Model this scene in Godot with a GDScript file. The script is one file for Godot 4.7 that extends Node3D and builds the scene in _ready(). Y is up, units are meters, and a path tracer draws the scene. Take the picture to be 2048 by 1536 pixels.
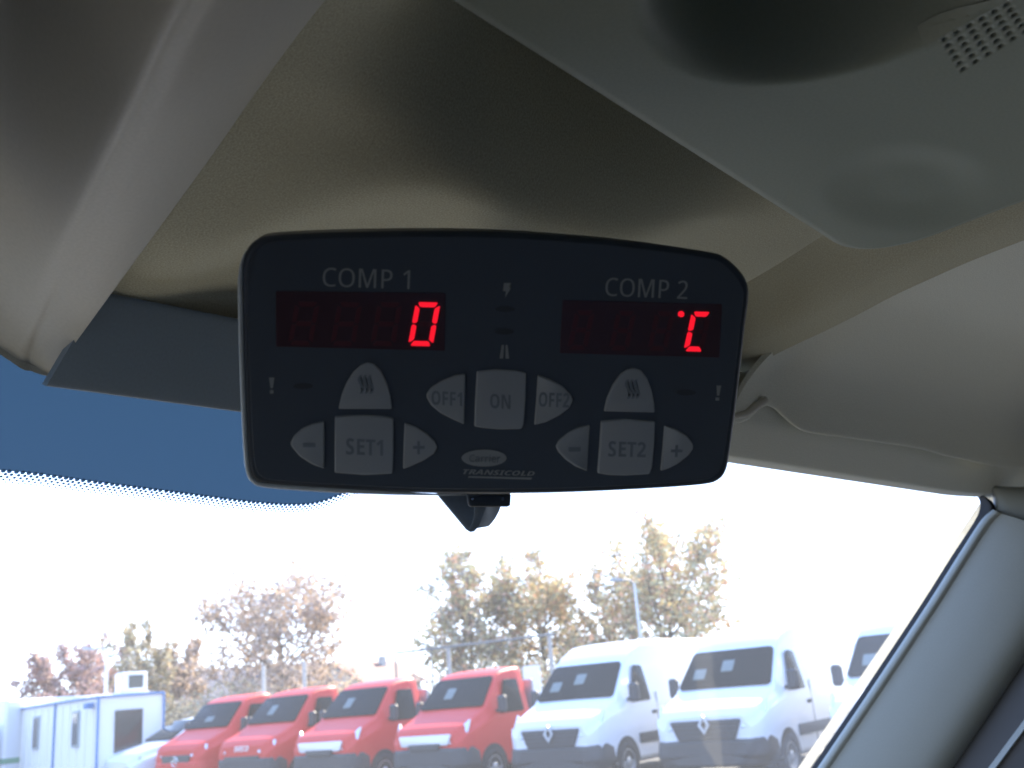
extends Node3D
# A view out of a parked van: a refrigeration control panel hangs under the headliner, a row of vans stands beyond the windscreen.
# Lengths in metres. The cab is modelled in its own axes: r to the right, u up from the eye, f forward from the eye.

const EYE := 1.7
const FOCAL := 2000.0
var rng := RandomNumberGenerator.new()
var cam_basis: Basis
var cab_basis: Basis
var M := {}
var taken := {}

# ------------------------------------------------------------------ helpers
func ray(px: float, py: float) -> Vector3:
	return cam_basis * Vector3((px - 1024.0) / FOCAL, -(py - 768.0) / FOCAL, -1.0)
func at(px: float, py: float, depth: float) -> Vector3:
	return Vector3(0, EYE, 0) + ray(px, py) * depth
func ground_at(px: float, depth: float) -> Vector3:
	var d := ray(px, 1400.0) * depth
	return Vector3(d.x, 0, d.z)
func v(r: float, u: float, f: float) -> Vector3:
	return Vector3(r, u + EYE, -f)
func cab_ray(px: float, py: float) -> Vector3:
	return cab_basis.inverse() * ray(px, py)
func on_r(px: float, py: float, r: float) -> Vector3:   # point of the cab's plane r = const that lies on a sight line
	var d := cab_ray(px, py)
	return Vector3(0, EYE, 0) + d * (r / d.x)
func on_f(px: float, py: float, f: float) -> Vector3:
	var d := cab_ray(px, py)
	return Vector3(0, EYE, 0) + d * (f / -d.z)
func lin(r: float, g: float, b: float, a := 1.0) -> Color:
	var c := Color(r, g, b).linear_to_srgb()
	c.a = a
	return c
func mat(called: String, c: Color, rough := 0.6, metal := 0.0) -> StandardMaterial3D:
	var m := StandardMaterial3D.new()
	m.resource_name = called
	m.albedo_color = c
	m.roughness = rough
	m.metallic = metal
	M[called] = m
	return m
func noise_tex(seed_: int, freq: float, octaves: int, lo: Color, hi: Color, size := 512) -> NoiseTexture2D:
	var n := FastNoiseLite.new()
	n.seed = seed_
	n.frequency = freq
	n.fractal_octaves = octaves
	var t := NoiseTexture2D.new()
	t.width = size
	t.height = size
	t.seamless = true
	t.noise = n
	var g := Gradient.new()
	g.set_color(0, lo)
	g.set_color(1, hi)
	t.color_ramp = g
	return t
func grain(m: StandardMaterial3D, tex: Texture2D, scale: float, relief := 0.0, relief_tex: Texture2D = null) -> void:
	m.albedo_texture = tex
	m.uv1_triplanar = true
	m.uv1_scale = Vector3(scale, scale, scale)
	if relief > 0.0:
		m.heightmap_enabled = true
		m.heightmap_texture = relief_tex if relief_tex else tex
		m.heightmap_scale = relief

func begin() -> SurfaceTool:
	var st := SurfaceTool.new()
	st.begin(Mesh.PRIMITIVE_TRIANGLES)
	return st
func tri(st: SurfaceTool, a: Vector3, b: Vector3, c: Vector3) -> void:
	st.add_vertex(a)
	st.add_vertex(b)
	st.add_vertex(c)
func quad(st: SurfaceTool, a: Vector3, b: Vector3, c: Vector3, d: Vector3) -> void:
	tri(st, a, b, c)
	tri(st, a, c, d)
func flat(st: SurfaceTool) -> void:
	st.set_smooth_group(-1)
func smooth(st: SurfaceTool, g := 1) -> void:
	st.set_smooth_group(g)

func obj(called: String, st: SurfaceTool, m: Material, parent: Node = self) -> MeshInstance3D:
	st.generate_normals()
	return put(called, st.commit(), m, parent)
func put(called: String, mesh: Mesh, m: Material, parent: Node = self) -> MeshInstance3D:
	var o := MeshInstance3D.new()
	o.name = numbered(called) if parent == self else called
	o.mesh = mesh
	o.material_override = m
	parent.add_child(o, true)
	return o
func numbered(called: String) -> String:
	taken[called] = taken.get(called, 0) + 1
	return called if taken[called] == 1 else "%s_%03d" % [called, taken[called] - 1]
func tag(o: Node, label: String, category: String, group := "", kind := "") -> void:
	if label: o.set_meta("label", label)
	if category: o.set_meta("category", category)
	if group: o.set_meta("group", group)
	if kind: o.set_meta("kind", kind)
func thing(called: String, label: String, category: String, where := Vector3.ZERO, turn := 0.0, group := "") -> Node3D:
	var o := Node3D.new()
	o.name = numbered(called)
	add_child(o)
	o.position = where
	o.rotation.y = turn
	tag(o, label, category, group)
	return o

# a sheet through rows of points, with thickness along a given direction
func sheet(st: SurfaceTool, rows: Array, back: Vector3) -> void:
	smooth(st)
	var n: int = rows.size()
	var m: int = rows[0].size()
	for i in n - 1:
		for j in m - 1:
			quad(st, rows[i][j], rows[i][j + 1], rows[i + 1][j + 1], rows[i + 1][j])
	if back != Vector3.ZERO:
		smooth(st, 2)
		for i in n - 1:
			for j in m - 1:
				quad(st, rows[i][j] + back, rows[i + 1][j] + back, rows[i + 1][j + 1] + back, rows[i][j + 1] + back)
		flat(st)
		for i in n - 1:
			quad(st, rows[i][0], rows[i + 1][0], rows[i + 1][0] + back, rows[i][0] + back)
			quad(st, rows[i + 1][m - 1], rows[i][m - 1], rows[i][m - 1] + back, rows[i + 1][m - 1] + back)
		for j in m - 1:
			quad(st, rows[0][j + 1], rows[0][j], rows[0][j] + back, rows[0][j + 1] + back)
			quad(st, rows[n - 1][j], rows[n - 1][j + 1], rows[n - 1][j + 1] + back, rows[n - 1][j] + back)
func spline(a: Array, t: float) -> Variant:   # Catmull-Rom through equally spaced values
	var n := a.size() - 1
	var x := clampf(t, 0.0, 1.0) * n
	var i := mini(int(x), n - 1)
	var s := x - i
	var p1 = a[i]
	var p2 = a[i + 1]
	var p0 = a[i - 1] if i > 0 else p1 * 2.0 - p2
	var p3 = a[i + 2] if i + 2 <= n else p2 * 2.0 - p1
	return ((p1 * 2.0) + (p2 - p0) * s + (p0 * 2.0 - p1 * 5.0 + p2 * 4.0 - p3) * s * s + (p1 * 3.0 - p0 - p2 * 3.0 + p3) * s * s * s) * 0.5
func smooth_rows(rows: Array, ni: int, nj: int) -> Array:   # control grid -> fine grid
	var fine := []
	var cols := []
	for row in rows:
		var line := []
		for j in nj + 1:
			line.append(spline(row, float(j) / nj))
		cols.append(line)
	for i in ni + 1:
		var line := []
		for j in nj + 1:
			var col := []
			for k in rows.size():
				col.append(cols[k][j])
			line.append(spline(col, float(i) / ni))
		fine.append(line)
	return fine
# an outline (3D points on one plane) as a plate: its front lies at +n * h, bevelled by b, its back at 0
func plate(st: SurfaceTool, outline: Array, n: Vector3, h: float, b := 0.0, steps := 1, centre_lift := 0.0) -> void:
	var c := Vector3.ZERO
	for p in outline:
		c += p
	c /= outline.size()
	var x := (outline[0] as Vector3 - c).normalized()
	var y := n.cross(x).normalized()
	var flat_pts := PackedVector2Array()
	for p in outline:
		flat_pts.append(Vector2((p - c).dot(x), (p - c).dot(y)))
	if Geometry2D.is_polygon_clockwise(flat_pts):
		flat_pts.reverse()
	var k := flat_pts.size()
	var inward := PackedVector2Array()
	for i in k:
		var e1 := (flat_pts[i] - flat_pts[(i + k - 1) % k]).normalized()
		var e2 := (flat_pts[(i + 1) % k] - flat_pts[i]).normalized()
		var q := (Vector2(-e1.y, e1.x) + Vector2(-e2.y, e2.x))
		q = q.normalized() / maxf(0.4, cos(e1.angle_to(e2) / 2.0))
		inward.append(q)
	var ring := func(inset: float, z: float) -> PackedVector3Array:
		var out := PackedVector3Array()
		for i in k:
			var q := flat_pts[i] + inward[i] * inset
			out.append(c + x * q.x + y * q.y + n * z)
		return out
	var rings := [ring.call(0.0, 0.0), ring.call(0.0, h - b)]
	if b > 0.0:
		for s in steps:
			var a := PI / 2.0 * (s + 1) / steps
			rings.append(ring.call(b * (1.0 - cos(a)), h - b + b * sin(a)))
	for j in rings.size() - 1:
		smooth(st, 3 if j else 4)
		for i in k:
			var i2 := (i + 1) % k
			quad(st, rings[j][i], rings[j + 1][i], rings[j + 1][i2], rings[j][i2])
	var top: PackedVector3Array = rings[-1]
	var flat2 := PackedVector2Array()
	for p in top:
		flat2.append(Vector2((p - c).dot(x), (p - c).dot(y)))
	var idx := Geometry2D.triangulate_polygon(flat2)
	smooth(st, 3 if b > 0.0 and steps > 1 else 5)
	for i in range(0, idx.size(), 3):
		tri(st, top[idx[i]], top[idx[i + 2]], top[idx[i + 1]])
	smooth(st, 6)
	for i in range(0, idx.size(), 3):
		tri(st, rings[0][idx[i]], rings[0][idx[i + 1]], rings[0][idx[i + 2]])
func rounded(points: Array, radius: float, steps := 4) -> Array:   # rounds every corner of a closed outline
	var out := []
	var k := points.size()
	for i in k:
		var p = points[i]
		var a = points[(i + k - 1) % k]
		var b = points[(i + 1) % k]
		var ra := minf(radius, p.distance_to(a) * 0.45)
		var rb := minf(radius, p.distance_to(b) * 0.45)
		var pa = p + (a - p).normalized() * ra
		var pb = p + (b - p).normalized() * rb
		for s in steps + 1:
			var t := float(s) / steps
			out.append(pa.lerp(p, t).lerp(p.lerp(pb, t), t))
	return out
func bbox(st: SurfaceTool, xf: Transform3D, size: Vector3, b := 0.0) -> void:   # a box with chamfered edges
	flat(st)
	var h := size / 2.0
	b = minf(b, minf(h.x, minf(h.y, h.z)) * 0.8)
	var g := h - Vector3(b, b, b)
	var face := func(a: int, s: float, sx: float, sy: float) -> Vector3:
		var p := Vector3.ZERO
		p[a] = h[a] * s
		p[(a + 1) % 3] = g[(a + 1) % 3] * sx
		p[(a + 2) % 3] = g[(a + 2) % 3] * sy
		return xf * p
	for a in 3:
		for s in [-1.0, 1.0]:
			var q := [face.call(a, s, -1.0, -1.0), face.call(a, s, 1.0, -1.0), face.call(a, s, 1.0, 1.0), face.call(a, s, -1.0, 1.0)]
			if s > 0:
				quad(st, q[0], q[3], q[2], q[1])
			else:
				quad(st, q[0], q[1], q[2], q[3])
	if b <= 0.0:
		return
	for a in 3:
		var a2 := (a + 1) % 3
		var a3 := (a + 2) % 3
		for s in [-1.0, 1.0]:
			for t in [-1.0, 1.0]:
				var e := []
				for w in [-1.0, 1.0]:
					var p := Vector3.ZERO
					p[a] = h[a] * s
					p[a2] = g[a2] * t
					p[a3] = g[a3] * w
					var q := Vector3.ZERO
					q[a] = g[a] * s
					q[a2] = h[a2] * t
					q[a3] = g[a3] * w
					e.append([xf * p, xf * q])
				if s * t > 0:
					quad(st, e[0][0], e[1][0], e[1][1], e[0][1])
				else:
					quad(st, e[0][0], e[0][1], e[1][1], e[1][0])
	for sx in [-1.0, 1.0]:
		for sy in [-1.0, 1.0]:
			for sz in [-1.0, 1.0]:
				var p1 := xf * Vector3(h.x * sx, g.y * sy, g.z * sz)
				var p2 := xf * Vector3(g.x * sx, h.y * sy, g.z * sz)
				var p3 := xf * Vector3(g.x * sx, g.y * sy, h.z * sz)
				if sx * sy * sz > 0:
					tri(st, p1, p3, p2)
				else:
					tri(st, p1, p2, p3)
func box_at(st: SurfaceTool, c: Vector3, size: Vector3, b := 0.0) -> void:
	bbox(st, Transform3D(Basis(), c), size, b)
func tube(st: SurfaceTool, pts: Array, radii: Array, sides := 8, caps := true) -> void:
	smooth(st)
	var rings := []
	for i in pts.size():
		var d: Vector3 = (pts[mini(i + 1, pts.size() - 1)] - pts[maxi(i - 1, 0)]).normalized()
		var x := d.cross(Vector3.UP if absf(d.y) < 0.9 else Vector3.RIGHT).normalized()
		var y := d.cross(x)
		var ring := []
		for k in sides:
			var a := TAU * k / sides
			ring.append(pts[i] + (x * cos(a) + y * sin(a)) * radii[i])
		rings.append(ring)
	for i in pts.size() - 1:
		for k in sides:
			var k2 := (k + 1) % sides
			quad(st, rings[i][k], rings[i + 1][k], rings[i + 1][k2], rings[i][k2])
	if caps:
		flat(st)
		for k in range(1, sides - 1):
			tri(st, rings[0][0], rings[0][k], rings[0][k + 1])
			tri(st, rings[-1][0], rings[-1][k + 1], rings[-1][k])
func lathe_x(st: SurfaceTool, c: Vector3, profile: Array, sides := 24) -> void:   # profile of (x, radius) round the x axis through c
	smooth(st)
	for i in profile.size() - 1:
		for k in sides:
			var a := TAU * k / sides
			var b := TAU * (k + 1) / sides
			var p := func(q: Vector2, t: float) -> Vector3: return c + Vector3(q.x, cos(t) * q.y, sin(t) * q.y)
			quad(st, p.call(profile[i], a), p.call(profile[i + 1], a), p.call(profile[i + 1], b), p.call(profile[i], b))
func text_mesh(text: String, serif := false, bold := 400, italic := false) -> TextMesh:
	var f := SystemFont.new()
	f.font_names = PackedStringArray(["Droid Serif" if serif else "Droid Sans"])
	f.font_weight = bold
	f.font_italic = italic
	var t := TextMesh.new()
	t.text = text
	t.font = f
	t.font_size = 64
	t.pixel_size = 0.01
	t.depth = 0.02
	t.curve_step = 2.0
	return t
func text_on(called: String, text: String, origin: Vector3, x: Vector3, y: Vector3, n: Vector3, m: Material, parent: Node, bold := 400, shear := 0.0) -> MeshInstance3D:
	# lettering that fills the parallelogram x, y from its lower left corner, raised along n
	var t := text_mesh(text, false, bold)
	var box := t.get_aabb()
	var b := Basis(x / box.size.x, y / box.size.y + x / box.size.x * shear, n * 0.01)
	var st := begin()
	for s in t.get_surface_count():
		st.append_from(t, s, Transform3D(b, origin - b * Vector3(box.position.x, box.position.y, -0.01)))
	return put(called, st.commit(), m, parent)

# ------------------------------------------------------------------ the scene
func _ready() -> void:
	rng.seed = 7
	# camera
	cam_basis = Basis(Vector3.RIGHT, deg_to_rad(17.1)) * Basis(Vector3.BACK, deg_to_rad(-5.0))
	cab_basis = Basis(Vector3.UP, deg_to_rad(44.0))
	var cam := Camera3D.new()
	cam.name = "camera"
	cam.transform = Transform3D(cam_basis, Vector3(0, EYE, 0))
	cam.fov = rad_to_deg(2.0 * atan(768.0 / FOCAL))
	cam.near = 0.02
	cam.far = 900.0
	var lens := CameraAttributesPhysical.new()
	lens.frustum_focal_length = 12.0 / (768.0 / FOCAL)
	lens.frustum_near = 0.02
	lens.frustum_far = 900.0
	lens.exposure_aperture = 16.0
	lens.frustum_focus_distance = 0.54
	cam.attributes = lens
	add_child(cam)
	# sky, air and exposure
	var sky_mat := ProceduralSkyMaterial.new()
	sky_mat.sky_top_color = Color(0.50, 0.64, 0.88)
	sky_mat.sky_horizon_color = Color(0.88, 0.94, 1.0)
	sky_mat.sky_curve = 0.12
	sky_mat.ground_bottom_color = Color(0.35, 0.34, 0.33)
	sky_mat.ground_horizon_color = Color(0.62, 0.62, 0.62)
	var env := Environment.new()
	env.background_mode = Environment.BG_SKY
	env.sky = Sky.new()
	env.sky.sky_material = sky_mat
	env.tonemap_mode = Environment.TONE_MAPPER_LINEAR
	env.tonemap_exposure = 3.8
	env.background_energy_multiplier = 1.15
	env.sdfgi_enabled = true
	env.ssao_enabled = true
	env.ssil_enabled = true
	var we := WorldEnvironment.new()
	we.name = "environment"
	we.environment = env
	add_child(we)
	# the sun: ahead of the van, above the windscreen's top edge
	var sun := DirectionalLight3D.new()
	sun.name = "sun"
	sun.light_color = Color(1.0, 0.95, 0.86)
	sun.light_energy = 1.5
	sun.light_angular_distance = 0.5
	sun.shadow_enabled = true
	var az := deg_to_rad(25.0)
	var el := deg_to_rad(37.0)
	var towards := Vector3(sin(az) * cos(el), sin(el), -cos(az) * cos(el))
	sun.transform = Transform3D(Basis.looking_at(-towards, Vector3.UP), Vector3(0, 30, 0))
	add_child(sun)

	materials()
	ground()
	build_cab()
	build_controller()
	build_yard()

func materials() -> void:
	var weave := noise_tex(3, 0.09, 3, Color(0.93, 0.93, 0.93), Color(1, 1, 1))
	var speck := noise_tex(5, 0.35, 2, Color(0.86, 0.86, 0.86), Color(1, 1, 1))
	var felt := noise_tex(21, 0.20, 3, Color(0.74, 0.74, 0.74), Color(1, 1, 1))
	var blotch := noise_tex(9, 0.012, 4, Color(0.78, 0.78, 0.78), Color(1, 1, 1))
	grain(mat("headliner_fabric", lin(0.52, 0.505, 0.39), 1.0), felt, 8.0, 0.05)
	M.headliner_fabric.metallic_specular = 0.1
	grain(mat("shelf_plastic", lin(0.46, 0.45, 0.40), 0.55), weave, 10.0, 0.010)
	grain(mat("console_plastic", lin(0.195, 0.22, 0.17), 0.5), weave, 12.0, 0.010)
	grain(mat("pillar_plastic", lin(0.25, 0.265, 0.235), 0.5), weave, 12.0, 0.010)
	grain(mat("visor_vinyl", lin(0.80, 0.81, 0.71), 0.8), felt, 10.0, 0.015)
	grain(mat("header_trim", lin(0.17, 0.22, 0.27), 0.5), weave, 12.0, 0.01)
	grain(mat("dash_plastic", lin(0.18, 0.165, 0.13), 0.6), weave, 8.0, 0.02)
	grain(mat("seat_cloth", lin(0.035, 0.035, 0.035), 0.9), speck, 10.0, 0.05)
	grain(mat("blue_cloth", lin(0.10, 0.14, 0.19), 0.9), speck, 10.0, 0.05)
	M.dash_plastic.metallic_specular = 0.25
	grain(mat("bench_cloth", lin(0.58, 0.55, 0.45), 0.9), speck, 10.0, 0.05)
	mat("dark_plastic", lin(0.025, 0.027, 0.03), 0.5)
	mat("rubber", lin(0.010, 0.011, 0.013), 0.8)
	mat("highlight_pale", lin(0.48, 0.52, 0.51), 0.4)  # pale tone of the highlight painted on the panel's rim
	mat("light_seal", lin(0.30, 0.34, 0.34), 0.5)
	# windscreen: a dusty pane, which scatters a little of the light that falls on it from outside
	var glass := mat("windscreen_glass", Color(1, 1, 1, 0.02), 0.05)
	glass.transparency = BaseMaterial3D.TRANSPARENCY_ALPHA
	glass.metallic_specular = 0.28
	glass.backlight_enabled = true
	glass.backlight = Color(0.056, 0.056, 0.054).linear_to_srgb()
	var clear := mat("side_glass", Color(0.02, 0.02, 0.02, 0.85), 0.03)
	clear.transparency = BaseMaterial3D.TRANSPARENCY_ALPHA
	var plain := mat("passenger_glass", Color(1, 1, 1, 0.04), 0.03)
	plain.transparency = BaseMaterial3D.TRANSPARENCY_ALPHA
	# black frit along its top, with blue lens glare put into its colour
	var frit := mat("frit_glare_blue", lin(0.012, 0.02, 0.035), 0.3)
	frit.backlight_enabled = true
	frit.backlight = Color(0.020, 0.048, 0.092).linear_to_srgb()
	# control panel
	mat("panel_case", lin(0.038, 0.050, 0.064), 0.38)
	mat("panel_face", lin(0.066, 0.082, 0.098), 0.42)
	grain(mat("key_rubber", lin(0.33, 0.36, 0.37), 0.7), weave, 60.0)
	mat("print_dark", lin(0.17, 0.20, 0.22), 0.6)
	mat("print_grey", lin(0.29, 0.31, 0.30), 0.6)
	mat("print_dim", lin(0.05, 0.055, 0.06), 0.5)
	mat("red_window", lin(0.062, 0.030, 0.036), 0.3)
	mat("segment_off", lin(0.10, 0.028, 0.034), 0.4)
	var led := mat("segment_lit", lin(0.5, 0.02, 0.03), 0.4)
	led.emission_enabled = true
	led.emission = Color(0.90, 0.075, 0.15)
	led.emission_energy_multiplier = 0.36
	# outside
	grain(mat("asphalt", lin(0.045, 0.045, 0.047), 0.9), blotch, 0.3, 0.3, speck)
	grain(mat("gravel", lin(0.16, 0.15, 0.13), 0.95), blotch, 0.15, 0.5, speck)
	var red := mat("red_paint", lin(0.56, 0.040, 0.030), 0.5)
	red.metallic_specular = 0.3
	red.clearcoat_enabled = true
	red.clearcoat = 0.15
	red.clearcoat_roughness = 0.05
	var white := mat("white_paint", lin(0.64, 0.65, 0.66), 0.35)
	white.clearcoat_enabled = true
	white.clearcoat = 0.5
	white.clearcoat_roughness = 0.05
	mat("vehicle_glass", lin(0.012, 0.017, 0.018), 0.06)
	M.vehicle_glass.metallic_specular = 0.18
	mat("bumper_plastic", lin(0.035, 0.037, 0.04), 0.6)
	mat("silver_trim", lin(0.55, 0.56, 0.57), 0.3, 0.4)
	mat("lamp_lens", lin(0.62, 0.65, 0.66), 0.08, 0.3)
	mat("chrome", lin(0.7, 0.7, 0.7), 0.15, 1.0)
	mat("tyre", lin(0.02, 0.02, 0.02), 0.85)
	mat("wheel_steel", lin(0.42, 0.43, 0.44), 0.4, 0.5)
	mat("windscreen_sheet", lin(0.17, 0.19, 0.175), 0.9)
	mat("paper", lin(0.70, 0.72, 0.70), 0.9)
	mat("cabin_panel", lin(0.76, 0.74, 0.69), 0.6)
	mat("cabin_blue", lin(0.08, 0.20, 0.40), 0.6)
	mat("dark_glass", lin(0.03, 0.035, 0.035), 0.1)
	grain(mat("concrete", lin(0.42, 0.41, 0.38), 0.85), blotch, 1.5)
	mat("galvanised", lin(0.32, 0.34, 0.35), 0.5, 0.5)
	mat("timber_grey", lin(0.13, 0.14, 0.14), 0.8)
	grain(mat("bark", lin(0.10, 0.085, 0.07), 0.9), blotch, 3.0)
	grain(mat("render_cream", lin(0.55, 0.52, 0.44), 0.9), blotch, 0.5)
	grain(mat("roof_tile", lin(0.20, 0.085, 0.06), 0.8), blotch, 1.0)
	grain(mat("roof_grey", lin(0.13, 0.12, 0.13), 0.8), blotch, 1.0)
	var leaf := mat("leaf", Color(1, 1, 1), 0.7)
	leaf.vertex_color_use_as_albedo = true
	leaf.backlight_enabled = true
	leaf.backlight = Color(0.75, 0.75, 0.75)
	mat("truck_green", lin(0.10, 0.28, 0.18), 0.5)

func ground() -> void:
	var st := begin()
	flat(st)
	quad(st, Vector3(-600, 0, -600), Vector3(600, 0, -600), Vector3(600, 0, 600), Vector3(-600, 0, 600))
	var g := obj("ground", st, M.gravel)
	tag(g, "", "", "", "structure")
	st = begin()
	flat(st)
	quad(st, Vector3(-30, 0.004, -32), Vector3(30, 0.004, -32), Vector3(30, 0.004, 14), Vector3(-30, 0.004, 14))
	tag(obj("pavement", st, M.asphalt), "", "", "", "structure")

# ------------------------------------------------------------------ the cab around the eye
func build_cab() -> void:
	var cab := thing("van_cab", "interior of the van with grey headliner, visor, windscreen and pillar", "van")
	cab.basis = cab_basis
	# headliner: profiles (f, u) from the windscreen header back to the bulkhead, at several r
	var pa := [[.475, .163], [.460, .179], [.447, .195], [.434, .2005], [.410, .2005], [.385, .2015], [.365, .2055], [.335, .2145], [.290, .2290], [.230, .2430], [.120, .255], [.0, .262], [-.4, .27], [-.95, .27]]
	var pb := [[.476, .166], [.467, .185], [.456, .204], [.440, .2135], [.395, .2160], [.345, .2145], [.314, .2110], [.296, .2130], [.281, .2270], [.262, .2500], [.225, .275], [.10, .285], [-.4, .29], [-.95, .29]]
	var pc := [[.474, .168], [.466, .190], [.458, .216], [.444, .2300], [.400, .2360], [.350, .2395], [.322, .2430], [.300, .2470], [.280, .2515], [.258, .2560], [.225, .262], [.10, .275], [-.4, .28], [-.95, .28]]
	var pd := [[.463, .186], [.460, .205], [.457, .238], [.446, .256], [.405, .263], [.360, .268], [.330, .272], [.305, .276], [.275, .279], [.230, .282], [.120, .284], [.0, .285], [-.4, .27], [-.95, .27]]
	var cols := [[.159, pa, .0], [.19, pa, .0], [.25, pb, .0], [.36, pb, .002], [.46, pc, .0], [.55, pc, .008], [.59, pd, .010], [.625, pd, .006], [.655, pd, -.012], [.670, pd, -.017], [.690, pd, -.018], [.697, pd, -.015], [.698, pd, .010]]
	var rows := []
	for i in pa.size():
		var row := []
		for c in cols:
			row.append(v(c[0], c[1][i][1] + (c[2] if i > 2 else 0.0), c[1][i][0]))
		rows.append(row)
	var st := begin()
	rows = smooth_rows(rows, 132, 88)
	for row in rows:   # recess shaped into the headliner to darken it above the panel
		for k in row.size():
			var p: Vector3 = row[k]
			p.y += .035 * smoothstep(.290, .240, -p.z) * smoothstep(.16, .26, p.x) * smoothstep(.52, .40, p.x)
			row[k] = p
	sheet(st, rows, Vector3(0, 0.004, 0))
	obj("headliner", st, M.headliner_fabric, cab)
	# dark header trim between the windscreen and the headliner
	st = begin()
	rows = []
	for p in [[.4795, .1585], [.4765, .1575], [.4735, .1590], [.4585, .1760], [.4445, .1925], [.4425, .1960]]:
		var row := []
		for k in 13:
			var first: float = .1535 + .0095 * smoothstep(.158, .192, p[1])
			var r: float = lerpf(first, .513, k / 12.0)
			row.append(v(r, p[1] + .004 * smoothstep(.25, .6, r), p[0] - .012 * smoothstep(.25, .6, r)))
		rows.append(row)
	sheet(st, smooth_rows(rows, 20, 24), Vector3(0, 0.003, -0.006))
	obj("header_trim", st, M.header_trim, cab)
	# moulded shelf over the driver: underside, ridge and side wall
	var ridge := [on_r(62, 742, .1500), on_r(58, 716, .1480), on_r(90, 632, .1440), on_r(190, 447, .1320), on_r(310, 224, .1170), on_r(430, 0, .1030), v(.0925, .178, .105), v(.09, .180, -.2), v(.09, .18, -.95)]
	var edge := [on_r(103, 752, .1590), on_r(112, 740, .1595), on_r(158, 676, .1600), on_r(262, 533, .1610), on_r(405, 337, .1635), on_r(650, 0, .1670), v(.171, .262, .105), v(.173, .272, -.2), v(.173, .274, -.95)]
	rows = []
	for i in ridge.size():
		var p: Vector3 = ridge[i]
		var e: Vector3 = edge[i]
		var front := 1.0 if i > 1 else 0.5
		var deep := smoothstep(.47, .30, -p.z)
		var under := func(r: float, du: float) -> Vector3: return Vector3(r, p.y + du, p.z)
		rows.append([under.call(-.66, .050 + .09 * deep), under.call(-.30, .040 + .12 * deep), under.call(-.05, .026 * front + .140 * deep), under.call(p.x - .070, .016 + .105 * deep), under.call(p.x - .034, .0085 + .007 * (1.0 - deep) + .030 * deep), under.call(p.x - .012, .0022 + .0025 * (1.0 - deep)), under.call(p.x - .004, .0003), p, p.lerp(e, .10) + Vector3(.0006, -.0004, 0), p.lerp(e, .5) + Vector3(.0012, -.0008, 0), p.lerp(e, .88) + Vector3(.0006, -.0004, 0), e, e + Vector3(.001, .004, 0), e + Vector3(.003, .014, 0)])
	st = begin()
	sheet(st, smooth_rows(rows.map(func(q): return q.slice(0, 9)), 72, 48), Vector3(0, 0.003, 0))
	var shelf := obj("overhead_shelf", st, M.shelf_plastic, cab)
	st = begin()
	sheet(st, smooth_rows(rows.map(func(q): return q.slice(8)), 72, 30), Vector3(-.002, 0.003, 0))
	obj("side_panel", st, M.shelf_plastic, shelf)
	# lip added out of view, keeps light from the left off the shelf
	st = begin()
	box_at(st, v(.016, .195, .12), Vector3(.026, .13, .50), .010)
	obj("added_shade_lip", st, M.shelf_plastic, cab)
	build_console(cab)
	build_visor(cab)
	build_glass(cab)
	build_pillar(cab)
	build_shell(cab)

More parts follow.
